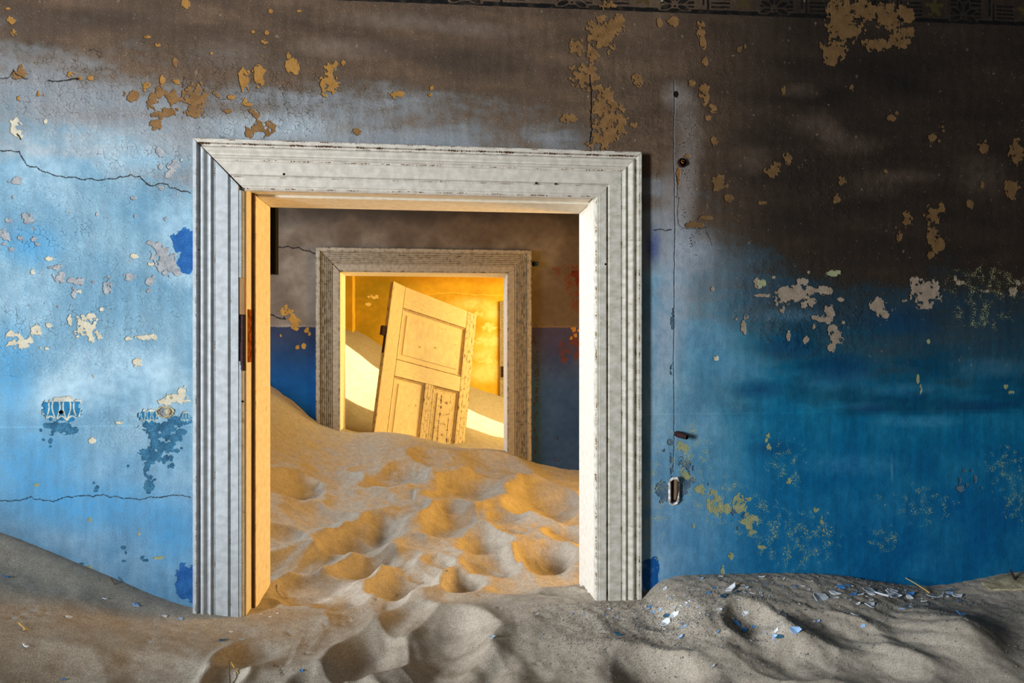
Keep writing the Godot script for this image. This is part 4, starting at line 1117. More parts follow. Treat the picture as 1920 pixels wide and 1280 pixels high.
func middle_door_frame() -> void:
	var at := Vector3(-0.1, 0, MID_Z)
	var t := thing("door_frame", "reeded cream door frame of the inner doorway, its paint flaked off in dark streaks", "door frame", at)
	var prof := [[0.0, 0.0], [0.0, 0.028], [0.002, 0.031], [0.026, 0.031], [0.0285, 0.028]]
	for k in 6:
		var a := 0.030 + k * 0.0135
		prof.append_array([[a, 0.019], [a + 0.002, 0.0185], [a + 0.0035, 0.024], [a + 0.0065, 0.0268], [a + 0.0095, 0.024]])
	prof.append_array([[0.111, 0.018], [0.113, 0.018], [0.115, 0.023], [0.158, 0.023], [0.163, 0.018], [0.163, 0.0]])
	put("head_casing", casing(prof, 0, -0.861, 0.657, 2.309, 0, MID_Z, 0.168, 0.168), M.mid_casing, t)
	put("side_casing", casing(prof, -1, -0.861, 0.657, 2.309, 0.4, MID_Z, 0.162, 0.168), M.mid_casing, t)
	put("side_casing", casing(prof, 1, -0.861, 0.657, 2.309, 0.4, MID_Z, 0.174, 0.168), M.mid_casing, t)
	put("jamb", plank(Vector3(-0.715, 0.35, MID_Z - WALL_T - 0.006), Vector3(-0.7000, 2.16, MID_Z), 0.002), M.jamb, t)
	put("jamb", plank(Vector3(0.4825, 0.35, MID_Z - WALL_T - 0.006), Vector3(0.500, 2.16, MID_Z), 0.002), M.jamb_white, t)
	put("head_jamb", plank(Vector3(-0.7, 2.138, MID_Z - WALL_T - 0.006), Vector3(0.4825, 2.18, MID_Z), 0.002), M.jamb, t)
	for c in t.get_children(): c.position = -at

func far_room_things() -> void:
	# the wall's return at the left of the far room
	var b := MB.new()
	b.box(Vector3(-1.62, 0, FAR_Z + 0.001), Vector3(-0.93, CEIL, FAR_Z + 0.20), 0.006)
	tag(structure("wall_pier", b, M.ochre_wall), "orange plaster pier in the left corner of the far room", "wall")
	# the door surround at the right of the far wall
	var at := Vector3(1.25, 0, FAR_Z)
	var t := thing("door_frame", "pale door frame at the right end of the yellow far wall, above the sand", "door frame", at)
	put("side_casing", plank(Vector3(0.665, 0.3, FAR_Z), Vector3(0.84, 2.10, FAR_Z + 0.022), 0.004), M.mid_casing, t)
	put("side_casing", plank(Vector3(1.66, 0.3, FAR_Z), Vector3(1.80, 2.10, FAR_Z + 0.035), 0.004), M.mid_casing, t)
	put("head_casing", plank(Vector3(0.840, 1.97, FAR_Z), Vector3(1.66, 2.10, FAR_Z + 0.035), 0.004), M.mid_casing, t)
	put("door_leaf", plank(Vector3(0.842, 0.3, FAR_Z + 0.002), Vector3(1.658, 1.965, FAR_Z + 0.022), 0.003), M.mid_casing, t)
	var h := MB.new()
	h.tube(PackedVector3Array([Vector3(0.700, 1.25, FAR_Z + 0.03), Vector3(0.700, 1.37, FAR_Z + 0.03)]), PackedFloat32Array([0.012, 0.012]), 12)
	put("hinge", h, M.dark_iron, t)
	for c in t.get_children(): c.position = -at

# ------------------------------------------------------------------ the leaning door
func slab(b: MB, q: Array, w0: float, w1: float, vertical: bool) -> void:
	# q: four corners (u, v) counterclockwise from the lower left; thickness w0..w1
	var e := 0.002
	var lo := Vector2(q[0].x, q[0].y)
	var sx: float = maxf(q[1].x - q[0].x, 0.001)
	var sy: float = maxf(q[3].y - q[0].y, 0.001)
	var uvf := func(p: Vector2) -> Vector2:
		return Vector2((p.x - lo.x) / sx, p.y * 1.0) if vertical else Vector2((p.y - lo.y) / sy, p.x * 1.0)
	var ctr: Vector2 = (q[0] + q[1] + q[2] + q[3]) / 4.0
	var inn := []
	for p in q: inn.append(p + (ctr - p).sign() * e)
	var V := func(p: Vector2, w: float) -> Vector3: return Vector3(p.x, p.y, w)
	b.quad(V.call(inn[0], w1), V.call(inn[1], w1), V.call(inn[2], w1), V.call(inn[3], w1), uvf.call(inn[0]), uvf.call(inn[1]), uvf.call(inn[2]), uvf.call(inn[3]))
	b.quad(V.call(q[1], w0), V.call(q[0], w0), V.call(q[3], w0), V.call(q[2], w0), uvf.call(q[1]), uvf.call(q[0]), uvf.call(q[3]), uvf.call(q[2]))
	for i in 4:
		var p: Vector2 = q[i]
		var r: Vector2 = q[(i + 1) % 4]
		b.quad(V.call(p, w0), V.call(r, w0), V.call(r, w1 - e), V.call(p, w1 - e), uvf.call(p), uvf.call(r), uvf.call(r) + Vector2(0.1, 0), uvf.call(p) + Vector2(0.1, 0))
		b.quad(V.call(p, w1 - e), V.call(r, w1 - e), V.call(inn[(i + 1) % 4], w1), V.call(inn[i], w1), uvf.call(p), uvf.call(r), uvf.call(inn[(i + 1) % 4]), uvf.call(inn[i]))

func ring(b: MB, a: Array, wa: float, c: Array, wc: float) -> void:
	for i in 4:
		var k := (i + 1) % 4
		var p := Vector3(a[i].x, a[i].y, wa)
		var q := Vector3(a[k].x, a[k].y, wa)
		var r := Vector3(c[k].x, c[k].y, wc)
		var s := Vector3(c[i].x, c[i].y, wc)
		var ln: float = (q - p).length()
		b.quad(p, q, r, s, Vector2(0.0, 0), Vector2(0.0, ln), Vector2(0.9, ln), Vector2(0.9, 0))

func inset(q: Array, d: float) -> Array:
	return [q[0] + Vector2(d, d), q[1] + Vector2(-d, d), q[2] + Vector2(-d, -d), q[3] + Vector2(d, -d)]

func rect(u0: float, v0: float, u1: float, v1: float) -> Array:
	return [Vector2(u0, v0), Vector2(u1, v0), Vector2(u1, v1), Vector2(u0, v1)]

func panel(t: Node3D, u0: float, v0: float, u1: float, v1: float, worn: Material) -> void:
	var q := rect(u0, v0, u1, v1)
	var mo := MB.new()
	ring(mo, q, -0.001, inset(q, 0.0022), -0.016)
	ring(mo, inset(q, 0.0022), -0.016, inset(q, 0.0046), -0.003)
	ring(mo, inset(q, 0.0046), -0.003, inset(q, 0.017), -0.015)
	var mld := put("moulding", mo, M.door_worn, t)
	var b := MB.new()
	var flat_in := inset(q, 0.050)
	ring(b, inset(q, 0.0155), -0.0165, flat_in, -0.0145)
	ring(b, flat_in, -0.0145, inset(q, 0.053), -0.009)
	var f := inset(q, 0.053)
	b.quad(Vector3(f[0].x, f[0].y, -0.009), Vector3(f[1].x, f[1].y, -0.009), Vector3(f[2].x, f[2].y, -0.009), Vector3(f[3].x, f[3].y, -0.009), Vector2(0.2, f[0].y), Vector2(0.8, f[1].y), Vector2(0.8, f[2].y), Vector2(0.2, f[3].y))
	var bk := inset(q, 0.0)
	b.quad(Vector3(bk[1].x, bk[1].y, -0.028), Vector3(bk[0].x, bk[0].y, -0.028), Vector3(bk[3].x, bk[3].y, -0.028), Vector3(bk[2].x, bk[2].y, -0.028), Vector2(0.2, 0), Vector2(0.8, 0), Vector2(0.8, 1), Vector2(0.2, 1))
	put("panel", b, worn, t)

func leaning_door() -> void:
	var bs := Basis(Vector3(0.793, -0.240, -0.560), Vector3(0.105, 0.959, -0.263), Vector3(0.600, 0.150, 0.786)).orthonormalized()
	var tl := Vector3(-0.357, 2.103, -3.009)
	var H := 1.98
	var t := thing("panel_door", "worn cream panelled wooden door leaning in the sand inside the sunlit yellow room", "door", tl - bs.y * H)
	t.basis = bs
	var W := 0.856
	var V := func(v: float) -> float: return H + v
	var th := -0.042
	var b := MB.new()
	slab(b, [Vector2(0, 0), Vector2(0.107, 0), Vector2(0.105, V.call(0.008)), Vector2(-0.010, V.call(0.020))], th, 0.0, true)
	var st := b.mesh(M.door)
	put_mesh("stile", st, t)
	b = MB.new()
	slab(b, [Vector2(W - 0.107, 0), Vector2(W, 0), Vector2(W - 0.002, V.call(-0.018)), Vector2(W - 0.107, V.call(-0.014))], th, 0.0, true)
	put("stile", b, M.door_worn, t)
	# dark worn lock edge laid on the hinge-free side
	b = MB.new()
	b.quad(Vector3(-0.0105, V.call(0.018), th), Vector3(-0.0005, 0.02, th), Vector3(-0.0005, 0.02, -0.003), Vector3(-0.0105, V.call(0.018), -0.003), Vector2(0, 2), Vector2(0, 0), Vector2(1, 0), Vector2(1, 2))
	b.quad(Vector3(-0.0105, V.call(0.018), th), Vector3(-0.0105, V.call(0.018), -0.003), Vector3(-0.0085, V.call(0.0185), -0.003), Vector3(-0.0085, V.call(0.0185), th))
	tag(put("lock_edge", b, M.door_edge, t), "bare dark edge of the door")
	b = MB.new()
	slab(b, [Vector2(0.1085, V.call(-0.167)), Vector2(W - 0.1085, V.call(-0.167)), Vector2(W - 0.1085, V.call(-0.014)), Vector2(0.1065, V.call(0.0075))], th, -0.0005, false)
	put("top_rail", b, M.door, t)
	b = MB.new()
	slab(b, rect(0.1085, V.call(-0.719), W - 0.1085, V.call(-0.590)), th, -0.0005, false)
	put("middle_rail", b, M.door, t)
	b = MB.new()
	slab(b, rect(0.402, V.call(-1.70), 0.484, V.call(-0.7205)), th, -0.0005, true)
	put("muntin", b, M.door_worn, t)
	b = MB.new()
	slab(b, rect(0.1085, 0.0, W - 0.1085, V.call(-1.702)), th, -0.0005, false)
	put("bottom_rail", b, M.door, t)
	panel(t, 0.1075, V.call(-0.590), W - 0.1075, V.call(-0.167), M.door)
	panel(t, 0.1075, V.call(-1.702), 0.402, V.call(-0.719), M.door)
	panel(t, 0.484, V.call(-1.702), W - 0.1075, V.call(-0.719), M.door_worn)
	# mortise lock: face plate on the edge, bolts that stick out
	var lk := MB.new()
	lk.box(Vector3(-0.0125, V.call(-0.56), -0.034), Vector3(-0.006, V.call(-0.36), -0.010), 0.001)
	var plate := put("lock_plate", lk, M.dark_iron, t)
	lk = MB.new()
	lk.box(Vector3(-0.050, V.call(-0.425), -0.036), Vector3(-0.010, V.call(-0.352), -0.006), 0.003)
	lk.box(Vector3(-0.016, V.call(-0.50), -0.030), Vector3(-0.011, V.call(-0.47), -0.014), 0.002)
	put("lock_bolt", lk, M.dark_iron, t)

# ------------------------------------------------------------------ sand
const SX := [-3.2, -2, -1.4, -1.1, -0.85, -0.6, -0.3, 0.1, 0.5, 0.7, 0.8, 1, 1.4, 1.8, 2.2, 3.5]
const SZ := [5.4, 1.2, 0.7, 0.35, 0.12, 0, -0.26, -1, -1.8, -2.5, -3, -3.55, -4.4, -5.3]
const SH := [0.75, 0.72, 0.7, 0.7, 0.7, 0.7, 0.7, 0.7, 0.7, 0.7, 0.7, 0.7, 0.7, 0.7, 0.7, 0.7,
	1.5, 1.2, 0.93, 0.83, 0.76, 0.68, 0.68, 0.68, 0.68, 0.68, 0.68, 0.68, 0.68, 0.69, 0.7, 0.7,
	1.6, 1.3, 0.97, 0.855, 0.775, 0.7, 0.7, 0.7, 0.7, 0.7, 0.7, 0.705, 0.71, 0.72, 0.73, 0.73,
	1.6, 1.3, 0.98, 0.865, 0.785, 0.74, 0.715, 0.72, 0.725, 0.725, 0.735, 0.75, 0.745, 0.735, 0.75, 0.76,
	1.55, 1.27, 0.99, 0.868, 0.768, 0.732, 0.73, 0.735, 0.742, 0.742, 0.79, 0.805, 0.785, 0.738, 0.78, 0.8,
	1.5, 1.25, 1.038, 0.9, 0.785, 0.735, 0.735, 0.74, 0.745, 0.75, 0.806, 0.815, 0.8, 0.742, 0.782, 0.8,
	1.5, 1.2, 1, 0.88, 0.78, 0.735, 0.725, 0.72, 0.715, 0.715, 0.75, 0.75, 0.74, 0.72, 0.72, 0.72,
	1.65, 1.5, 1.2, 1.04, 0.9, 0.8, 0.775, 0.76, 0.73, 0.71, 0.705, 0.7, 0.7, 0.7, 0.7, 0.7,
	1.75, 1.65, 1.4, 1.2, 1, 0.89, 0.88, 0.83, 0.78, 0.74, 0.72, 0.7, 0.7, 0.7, 0.7, 0.7,
	1.8, 1.7, 1.47, 1.29, 1.085, 1, 0.995, 0.893, 0.84, 0.765, 0.74, 0.71, 0.69, 0.69, 0.69, 0.7,
	1.7, 1.55, 1.3, 1.15, 1.04, 0.95, 0.88, 0.81, 0.79, 0.79, 0.79, 0.8, 0.8, 0.8, 0.8, 0.8,
	1.75, 1.7, 1.45, 1.28, 1.155, 1.03, 0.96, 0.92, 0.8, 0.76, 0.76, 0.78, 0.8, 0.8, 0.8, 0.8,
	2, 1.95, 1.85, 1.72, 1.55, 1.35, 1.2, 1.03, 0.86, 0.78, 0.77, 0.75, 0.75, 0.78, 0.8, 0.8,
	2.1, 2.1, 1.95, 1.86, 1.76, 1.6, 1.45, 1.28, 1.12, 1.06, 1.03, 0.98, 0.9, 0.88, 0.88, 0.9]
# hollows: x, z, half width, half depth, depth
var hollows := [-0.754, -1.315, 0.114, 0.173, 0.045, -0.59, -1.08, 0.156, 0.075, 0.016, -0.607, -0.963, 0.119, 0.063, 0.015, -0.331, -0.839, 0.146, 0.252, 0.055, -0.3, -0.5, 0.091, 0.148, 0.05, -0.466, -0.77, 0.084, 0.088, 0.012, -0.494, -0.529, 0.086, 0.132, 0.035, -0.346, -0.391, 0.096, 0.086, 0.024, -0.267, -1.694, 0.143, 0.215, 0.05, -0.399, -1.782, 0.108, 0.113, 0.02, -0.077, -1.598, 0.105, 0.113, 0.022, 0.188, -1.64, 0.169, 0.317, 0.06, 0.336, -2.136, 0.233, 0.234, 0.04, 0.156, -2.076, 0.086, 0.144, 0.022, -0.035, -2.07, 0.155, 0.15, 0.03, 0.066, -1.044, 0.129, 0.203, 0.045, 0.282, -1.128, 0.13, 0.155, 0.026, 0.59, -1.462, 0.207, 0.318, 0.06, 0.603, -1.757, 0.17, 0.186, 0.025, 0.669, -1.197, 0.143, 0.163, 0.03, 0.195, -0.759, 0.124, 0.139, 0.045, 0.061, -0.768, 0.088, 0.095, 0.012, 0.457, -0.54, 0.108, 0.202, 0.055, 0.411, -0.436, 0.054, 0.075, 0.026, 0.223, -0.5, 0.104, 0.135, 0.032, 0.611, -0.856, 0.097, 0.11, 0.025, 0.557, -0.516, 0.085, 0.111, 0.02, -0.132, -0.292, 0.106, 0.145, 0.042, 0.088, -0.276, 0.078, 0.129, 0.042, -0.028, -0.46, 0.07, 0.092, 0.018, -0.177, -0.514, 0.066, 0.105, 0.016, -0.052, -0.323, 0.062, 0.075, 0.014, -0.468, -0.271, 0.119, 0.122, 0.024, -0.646, -0.447, 0.079, 0.186, 0.025, -0.354, -0.156, 0.096, 0.091, 0.015, 0.288, -0.274, 0.124, 0.124, 0.016, 0.449, -0.293, 0.106, 0.1, 0.016, -0.115, -0.945, 0.092, 0.114, 0.015, -0.2, -1.089, 0.08, 0.162, 0.022, 0.381, -0.979, 0.082, 0.115, 0.015, -0.693, -0.746, 0.074, 0.07, 0.015, -0.524, -1.341, 0.111, 0.072, 0.012, -0.622, -1.607, 0.144, 0.101, 0.014, -0.357, -1.346, 0.101, 0.08, 0.012, 0.427, -1.808, 0.106, 0.14, 0.012]
var front_hollows := [-0.196, 0.269, 0.105, 0.147, 0.042, 0.016, 0.244, 0.114, 0.193, 0.05, -0.104, 0.094, 0.069, 0.107, 0.022, 0.093, 0.172, 0.078, 0.089, 0.02, -0.316, 0.106, 0.062, 0.154, 0.016, -0.54, 0.262, 0.057, 0.105, 0.024, -0.58, 0.402, 0.041, 0.062, 0.028, 0.112, 0.423, 0.104, 0.108, 0.022, 0.276, 0.338, 0.126, 0.176, 0.012, 0.603, 0.491, 0.137, 0.112, 0.042, 0.982, 0.292, 0.075, 0.083, 0.026, 1.217, 0.338, 0.121, 0.08, 0.016, -0.467, 0.179, 0.098, 0.131, 0.01, -0.037, 0.439, 0.117, 0.08, 0.025, -0.328, 0.422, 0.072, 0.079, 0.02, 0.412, 0.452, 0.135, 0.13, 0.014, 0.776, 0.515, 0.143, 0.094, 0.014, 0.734, 0.195, 0.089, 0.05, 0.008, 1.012, 0.456, 0.156, 0.095, 0.02, 1.229, 0.526, 0.137, 0.105, 0.016, -0.979, 0.486, 0.115, 0.083, 0.007, -0.739, 0.439, 0.154, 0.091, 0.008, 0.396, 0.211, 0.101, 0.134, 0.007, -0.177, -0.074, 0.056, 0.093, 0.012, -0.301, -0.036, 0.073, 0.122, 0.01]
var mounds := [1.594, 0.384, 0.188, 0.198, 0.05, 1.259, 0.298, 0.107, 0.055, 0.014, 1.073, 0.344, 0.135, 0.101, 0.02, 0.814, 0.265, 0.096, 0.059, 0.012, 1.358, 0.485, 0.142, 0.128, 0.016, -0.067, -0.12, 0.095, 0.152, 0.022, -0.228, -0.23, 0.071, 0.101, 0.012, 1.578, 0.505, 0.14, 0.164, 0.025]
# small tracks of birds and beetles: x, z, size
var tracks := [-1.006, -2.196, 0.011, -0.862, -2.474, 0.016, -0.794, -2.411, 0.012, -0.782, -2.384, 0.011, -0.661, -2.994, 0.009, -0.079, -1.714, 0.013, -0.041, -1.655, 0.013, 0.066, -1.852, 0.01, 0.083, -1.913, 0.01, 0, -1.74, 0.01, 0.346, -1.166, 0.012, 0.435, -1.203, 0.012, 0.401, -1.04, 0.011, 0.422, -0.986, 0.008, 0.377, -1.061, 0.008, 0.289, -0.852, 0.011, 0.341, -0.857, 0.011, 0.19, -0.691, 0.013, 0.437, -0.778, 0.008, 0.582, -0.795, 0.008, 0.561, -0.823, 0.008, 0.419, -0.718, 0.013, 0.421, -0.613, 0.01, 0.373, -0.611, 0.01, -0.023, -0.578, 0.01, 0.034, -0.576, 0.007, -0.108, -0.436, 0.009, -0.071, -0.429, 0.009, -0.178, -0.305, 0.011, -0.149, -0.224, 0.013, -0.135, -0.162, 0.013, -0.122, -0.275, 0.009, -0.099, -0.202, 0.006, -0.079, -0.218, 0.006, -0.094, -0.364, 0.009, 0.08, -0.342, 0.011, 0.095, -0.369, 0.009, 0.072, -0.299, 0.009, 0.117, -0.385, 0.009, 0.062, -0.31, 0.011, 0.137, -0.35, 0.009, -0.293, -0.119, 0.01, -0.284, -0.077, 0.008, -0.322, 0, 0.008, -0.311, 0.019, 0.008, -0.297, -0.011, 0.006, -0.363, 0.024, 0.006, -0.33, 0.068, 0.008, -0.371, 0.08, 0.006, -0.37, 0.001, 0.006, -0.48, 0.103, 0.006, -0.471, 0.122, 0.006, -0.233, -0.082, 0.006, -0.246, -0.028, 0.006, -0.402, 0.184, 0.006, -0.4, 0.234, 0.007, -0.452, 0.314, 0.007, -0.432, 0.37, 0.007, -0.594, 0.06, 0.006, -1.161, 0.255, 0.008, -1.163, 0.276, 0.008, -1.161, 0.293, 0.008, -1.122, 0.262, 0.008, -1.172, 0.309, 0.01, -1.12, 0.253, 0.008, 0.288, 0.36, 0.007, -0.848, 0.258, 0.008, 0.143, -0.1, 0.008, 0.199, 0.037, 0.006]

func cubic(xs: Array, ys: Array, x: float) -> float:
	var i := 0
	while i < xs.size() - 2 and x > xs[i + 1]: i += 1
	var h: float = xs[i + 1] - xs[i]
	var t := clampf((x - xs[i]) / h, 0.0, 1.0)
	var m0: float = (ys[i + 1] - ys[i]) / h if i == 0 else (ys[i + 1] - ys[i - 1]) / (xs[i + 1] - xs[i - 1])
	var m1: float = (ys[i + 1] - ys[i]) / h if i + 2 >= xs.size() else (ys[i + 2] - ys[i]) / (xs[i + 2] - xs[i])
	return (2 * t * t * t - 3 * t * t + 1) * ys[i] + (t * t * t - 2 * t * t + t) * h * m0 + (3 * t * t - 2 * t * t * t) * ys[i + 1] + (t * t * t - t * t) * h * m1

func sand_row(z: float) -> Array:
	# heights over SX at this z; SZ falls
	var zs := []
	for q in SZ: zs.append(-q)
	var out := []
	var nx := SX.size()
	for c in nx:
		var col := []
		for r in SZ.size(): col.append(SH[r * nx + c])
		out.append(cubic(zs, col, -z))
	return out

class Grid:
	var xs := PackedFloat32Array()
	var zs := PackedFloat32Array()
	var h := PackedFloat32Array()

	func find(a: PackedFloat32Array, v: float) -> int:
		return clampi(a.bsearch(v) - 1, 0, a.size() - 2)

	func height(x: float, z: float) -> float:
		var i := find(xs, x)
		var j := find(zs, z)
		var s := clampf((x - xs[i]) / (xs[i + 1] - xs[i]), 0, 1)
		var t := clampf((z - zs[j]) / (zs[j + 1] - zs[j]), 0, 1)
		var w := xs.size()
		return lerpf(lerpf(h[j * w + i], h[j * w + i + 1], s), lerpf(h[(j + 1) * w + i], h[(j + 1) * w + i + 1], s), t)

func steps(list: Array) -> PackedFloat32Array:
	# [start, [end, step], ...]
	var out := PackedFloat32Array([list[0]])
	for k in range(1, list.size()):
		var a := out[-1]
		var n := maxi(1, int(round((list[k][0] - a) / list[k][1])))
		for i in n: out.append(a + (list[k][0] - a) * (i + 1) / n)
	return out

func dents(g: Grid, list: Array, sgn: float, warp: FastNoiseLite, grow := 1.0, deepen := 1.0) -> void:
	var w := g.xs.size()
	var cut := PackedFloat32Array()
	cut.resize(g.h.size())
	for k in range(0, list.size(), 5):
		var cx: float = list[k]
		var cz: float = list[k + 1]
		var rx: float = list[k + 2] * grow
		var rz: float = list[k + 3] * grow
		var dp: float = list[k + 4] * deepen
		if cx + rx * 1.6 < g.xs[0] or cx - rx * 1.6 > g.xs[-1] or cz + rz * 1.6 < g.zs[0] or cz - rz * 1.6 > g.zs[-1]: continue
		var turn := 0.32 + 0.2 * sin(k * 1.3) if sgn < 0.0 and rx > 0.03 else 0.0
		var ca := cos(turn)
		var sa := sin(turn)
		var i0 := maxi(0, g.find(g.xs, cx - rx * 1.5))
		var i1 := mini(w - 1, g.find(g.xs, cx + rx * 1.5) + 1)
		var j0 := maxi(0, g.find(g.zs, cz - rz * 1.5))
		var j1 := mini(g.zs.size() - 1, g.find(g.zs, cz + rz * 1.5) + 1)
		for j in range(j0, j1 + 1):
			for i in range(i0, i1 + 1):
				var x := g.xs[i]
				var z := g.zs[j]
				var wx := warp.get_noise_2d(x * 100.0, z * 100.0) * 0.2
				var wz := warp.get_noise_2d(x * 100.0 + 500.0, z * 100.0) * 0.2
				var dx := ((x - cx) * ca + (z - cz) * sa) / rx + wx
				var dz := ((z - cz) * ca - (x - cx) * sa) / rz + wz
				var q := dx * dx + dz * dz
				var o := j * w + i
				if q < 1.0:
					var d := dp * pow(1.0 - q, 1.05)
					if sgn < 0.0: cut[o] = maxf(cut[o], d)
					else: g.h[o] += d * (1.0 - q)
				if sgn < 0.0 and q > 0.5 and q < 2.0:
					var r := (sqrt(q) - 1.05) / 0.22
					g.h[o] += dp * 0.16 * exp(-r * r)
	if sgn < 0.0:
		for o in g.h.size(): g.h[o] -= cut[o]

func sand_grid(xs: PackedFloat32Array, zs: PackedFloat32Array) -> Grid:
	var g := Grid.new()
	g.xs = xs
	g.zs = zs
	var soft := FastNoiseLite.new()
	soft.seed = 5
	soft.frequency = 0.035
	soft.fractal_octaves = 3
	var fine := FastNoiseLite.new()
	fine.seed = 6
	fine.frequency = 0.25
	fine.fractal_octaves = 2
	for z in zs:
		var row := sand_row(z)
		for x in xs:
			var y := cubic(SX, row, x)
			var k := smoothstep(0.0, 0.12, absf(z)) if z > -0.1 else 1.0
			y += soft.get_noise_2d(x * 100.0, z * 100.0) * 0.009 * k
			# gravelly ground by the right of the doorway
			var grav := smoothstep(0.2, 0.6, x) * smoothstep(0.75, 0.05, z) if z > -0.2 else 0.0
			y += fine.get_noise_2d(x * 100.0, z * 100.0) * (0.0006 + 0.0022 * grav)
			# wind ripples
			var nz := soft.get_noise_2d(x * 60.0 + 900.0, z * 60.0) * 4.0
			if z < -1.2 and z > -2.75:
				var m := smoothstep(-1.2, -1.6, z) * smoothstep(0.25, -0.15, x) * smoothstep(-1.5, -1.2, x)
				var ph := (z * 1.0 + x * 0.42) * 72.0 + nz * 1.3
				y += (absf(sin(ph * 0.5)) - 0.6) * 0.0085 * m
			elif z > 0.1 and z < 0.6:
				var m := smoothstep(0.12, 0.22, z) * smoothstep(0.55, 0.42, z) * smoothstep(0.95, 1.12, x) * smoothstep(1.75, 1.5, x)
				var ph := (x * 1.0 - z * 0.9) * 66.0 + nz
				y += (absf(sin(ph * 0.5)) - 0.6) * 0.0035 * m
			g.h.append(y)
	var warp := FastNoiseLite.new()
	warp.seed = 8
	warp.frequency = 0.03
	warp.fractal_octaves = 1
	dents(g, mounds, 1.0, warp)
	dents(g, hollows, -1.0, warp, 1.27, 1.5)
	dents(g, front_hollows, -1.0, warp, 1.25, 1.4)
	var more := []
	var rm := RandomNumberGenerator.new()
	rm.seed = 71
	for k in 46:
		var s := rm.randf_range(0.05, 0.11)
		more.append_array([rm.randf_range(-0.75, 1.0), rm.randf_range(-2.1, 0.05), s, s * rm.randf_range(0.5, 0.9), s * rm.randf_range(0.08, 0.2)])
	dents(g, more, -1.0, warp)
	var tr := []
	var rr := RandomNumberGenerator.new()
	rr.seed = 31
	for k in range(0, tracks.size(), 3):
		for c in 3:
			var s: float = tracks[k + 2]
			tr.append_array([tracks[k] + rr.randf_range(-1.4, 1.4) * s, tracks[k + 1] + rr.randf_range(-2.2, 2.2) * s, s * rr.randf_range(0.7, 1.1) + 0.001, s * rr.randf_range(0.9, 1.5) + 0.002, rr.randf_range(0.003, 0.006)])
	dents(g, tr, -1.0, warp)
	return g

func sand_mesh(g: Grid) -> ArrayMesh:
	var w := g.xs.size()
	var d := g.zs.size()
	var b := MB.new()
	b.v.resize(w * d)
	b.n.resize(w * d)
	b.uv.resize(w * d)
	for j in d:
		for i in w:
			var o := j * w + i
			b.v[o] = Vector3(g.xs[i], g.h[o], g.zs[j])
			var ia := maxi(i - 1, 0)
			var ib := mini(i + 1, w - 1)
			var ja := maxi(j - 1, 0)
			var jb := mini(j + 1, d - 1)
			var sx := (g.h[j * w + ib] - g.h[j * w + ia]) / (g.xs[ib] - g.xs[ia])
			var sz := (g.h[jb * w + i] - g.h[ja * w + i]) / (g.zs[jb] - g.zs[ja])
			b.n[o] = Vector3(-sx, 1.0, -sz).normalized()
			b.uv[o] = Vector2(g.xs[i], g.zs[j])
	b.ix.resize((w - 1) * (d - 1) * 6)
	var k := 0
	for j in d - 1:
		for i in w - 1:
			var a := j * w + i
			# the sand stops at the walls and runs on only through the doorways
			if inside_wall((g.xs[i] + g.xs[i + 1]) * 0.5, (g.zs[j] + g.zs[j + 1]) * 0.5): continue
			b.ix[k] = a
			b.ix[k + 1] = a + 1
			b.ix[k + 2] = a + w
			b.ix[k + 3] = a + 1
			b.ix[k + 4] = a + w + 1
			b.ix[k + 5] = a + w
			k += 6
	b.ix.resize(k)
	return b.mesh(M.sand)

func inside_wall(x: float, z: float) -> bool:
	if z < -0.014 and z > -0.246 and (x < -0.655 or x > 0.555): return true
	if z < MID_Z - 0.014 and z > MID_Z - 0.246 and (x < -0.708 or x > 0.493): return true
	return false

var front_sand: Grid
var mid_sand: Grid

func build_sand() -> void:
	front_sand = sand_grid(steps([FRONT_L, [-1.5, 0.06], [2.25, 0.0072], [FRONT_R, 0.06]]), steps([-0.13, [0.75, 0.0072], [1.3, 0.03], [FRONT_B, 0.15]]))
	tag(put_mesh("sand_drift", sand_mesh(front_sand)), "grey tan sand drift in front of the blue wall, littered with flakes of paint", "sand", "", "stuff")
	mid_sand = sand_grid(steps([-2.6, [-1.3, 0.05], [1.1, 0.0085], [2.4, 0.05]]), steps([-2.63, [-0.1228, 0.0085]]))
	tag(put_mesh("sand_drift", sand_mesh(mid_sand)), "rippled and trodden sand drift filling the room between the two doorways", "sand", "", "stuff")
	var far := sand_grid(steps([-2.4, [-1.3, 0.06], [0.9, 0.02], [2.4, 0.06]]), steps([FAR_Z - 0.02, [-2.63, 0.02]]))
	tag(put_mesh("sand_drift", sand_mesh(far)), "sunlit sand dune behind the leaning door in the yellow room", "sand", "", "stuff")

func ground(x: float, z: float) -> float:
	return front_sand.height(x, z) if z > -0.13 else mid_sand.height(x, z)

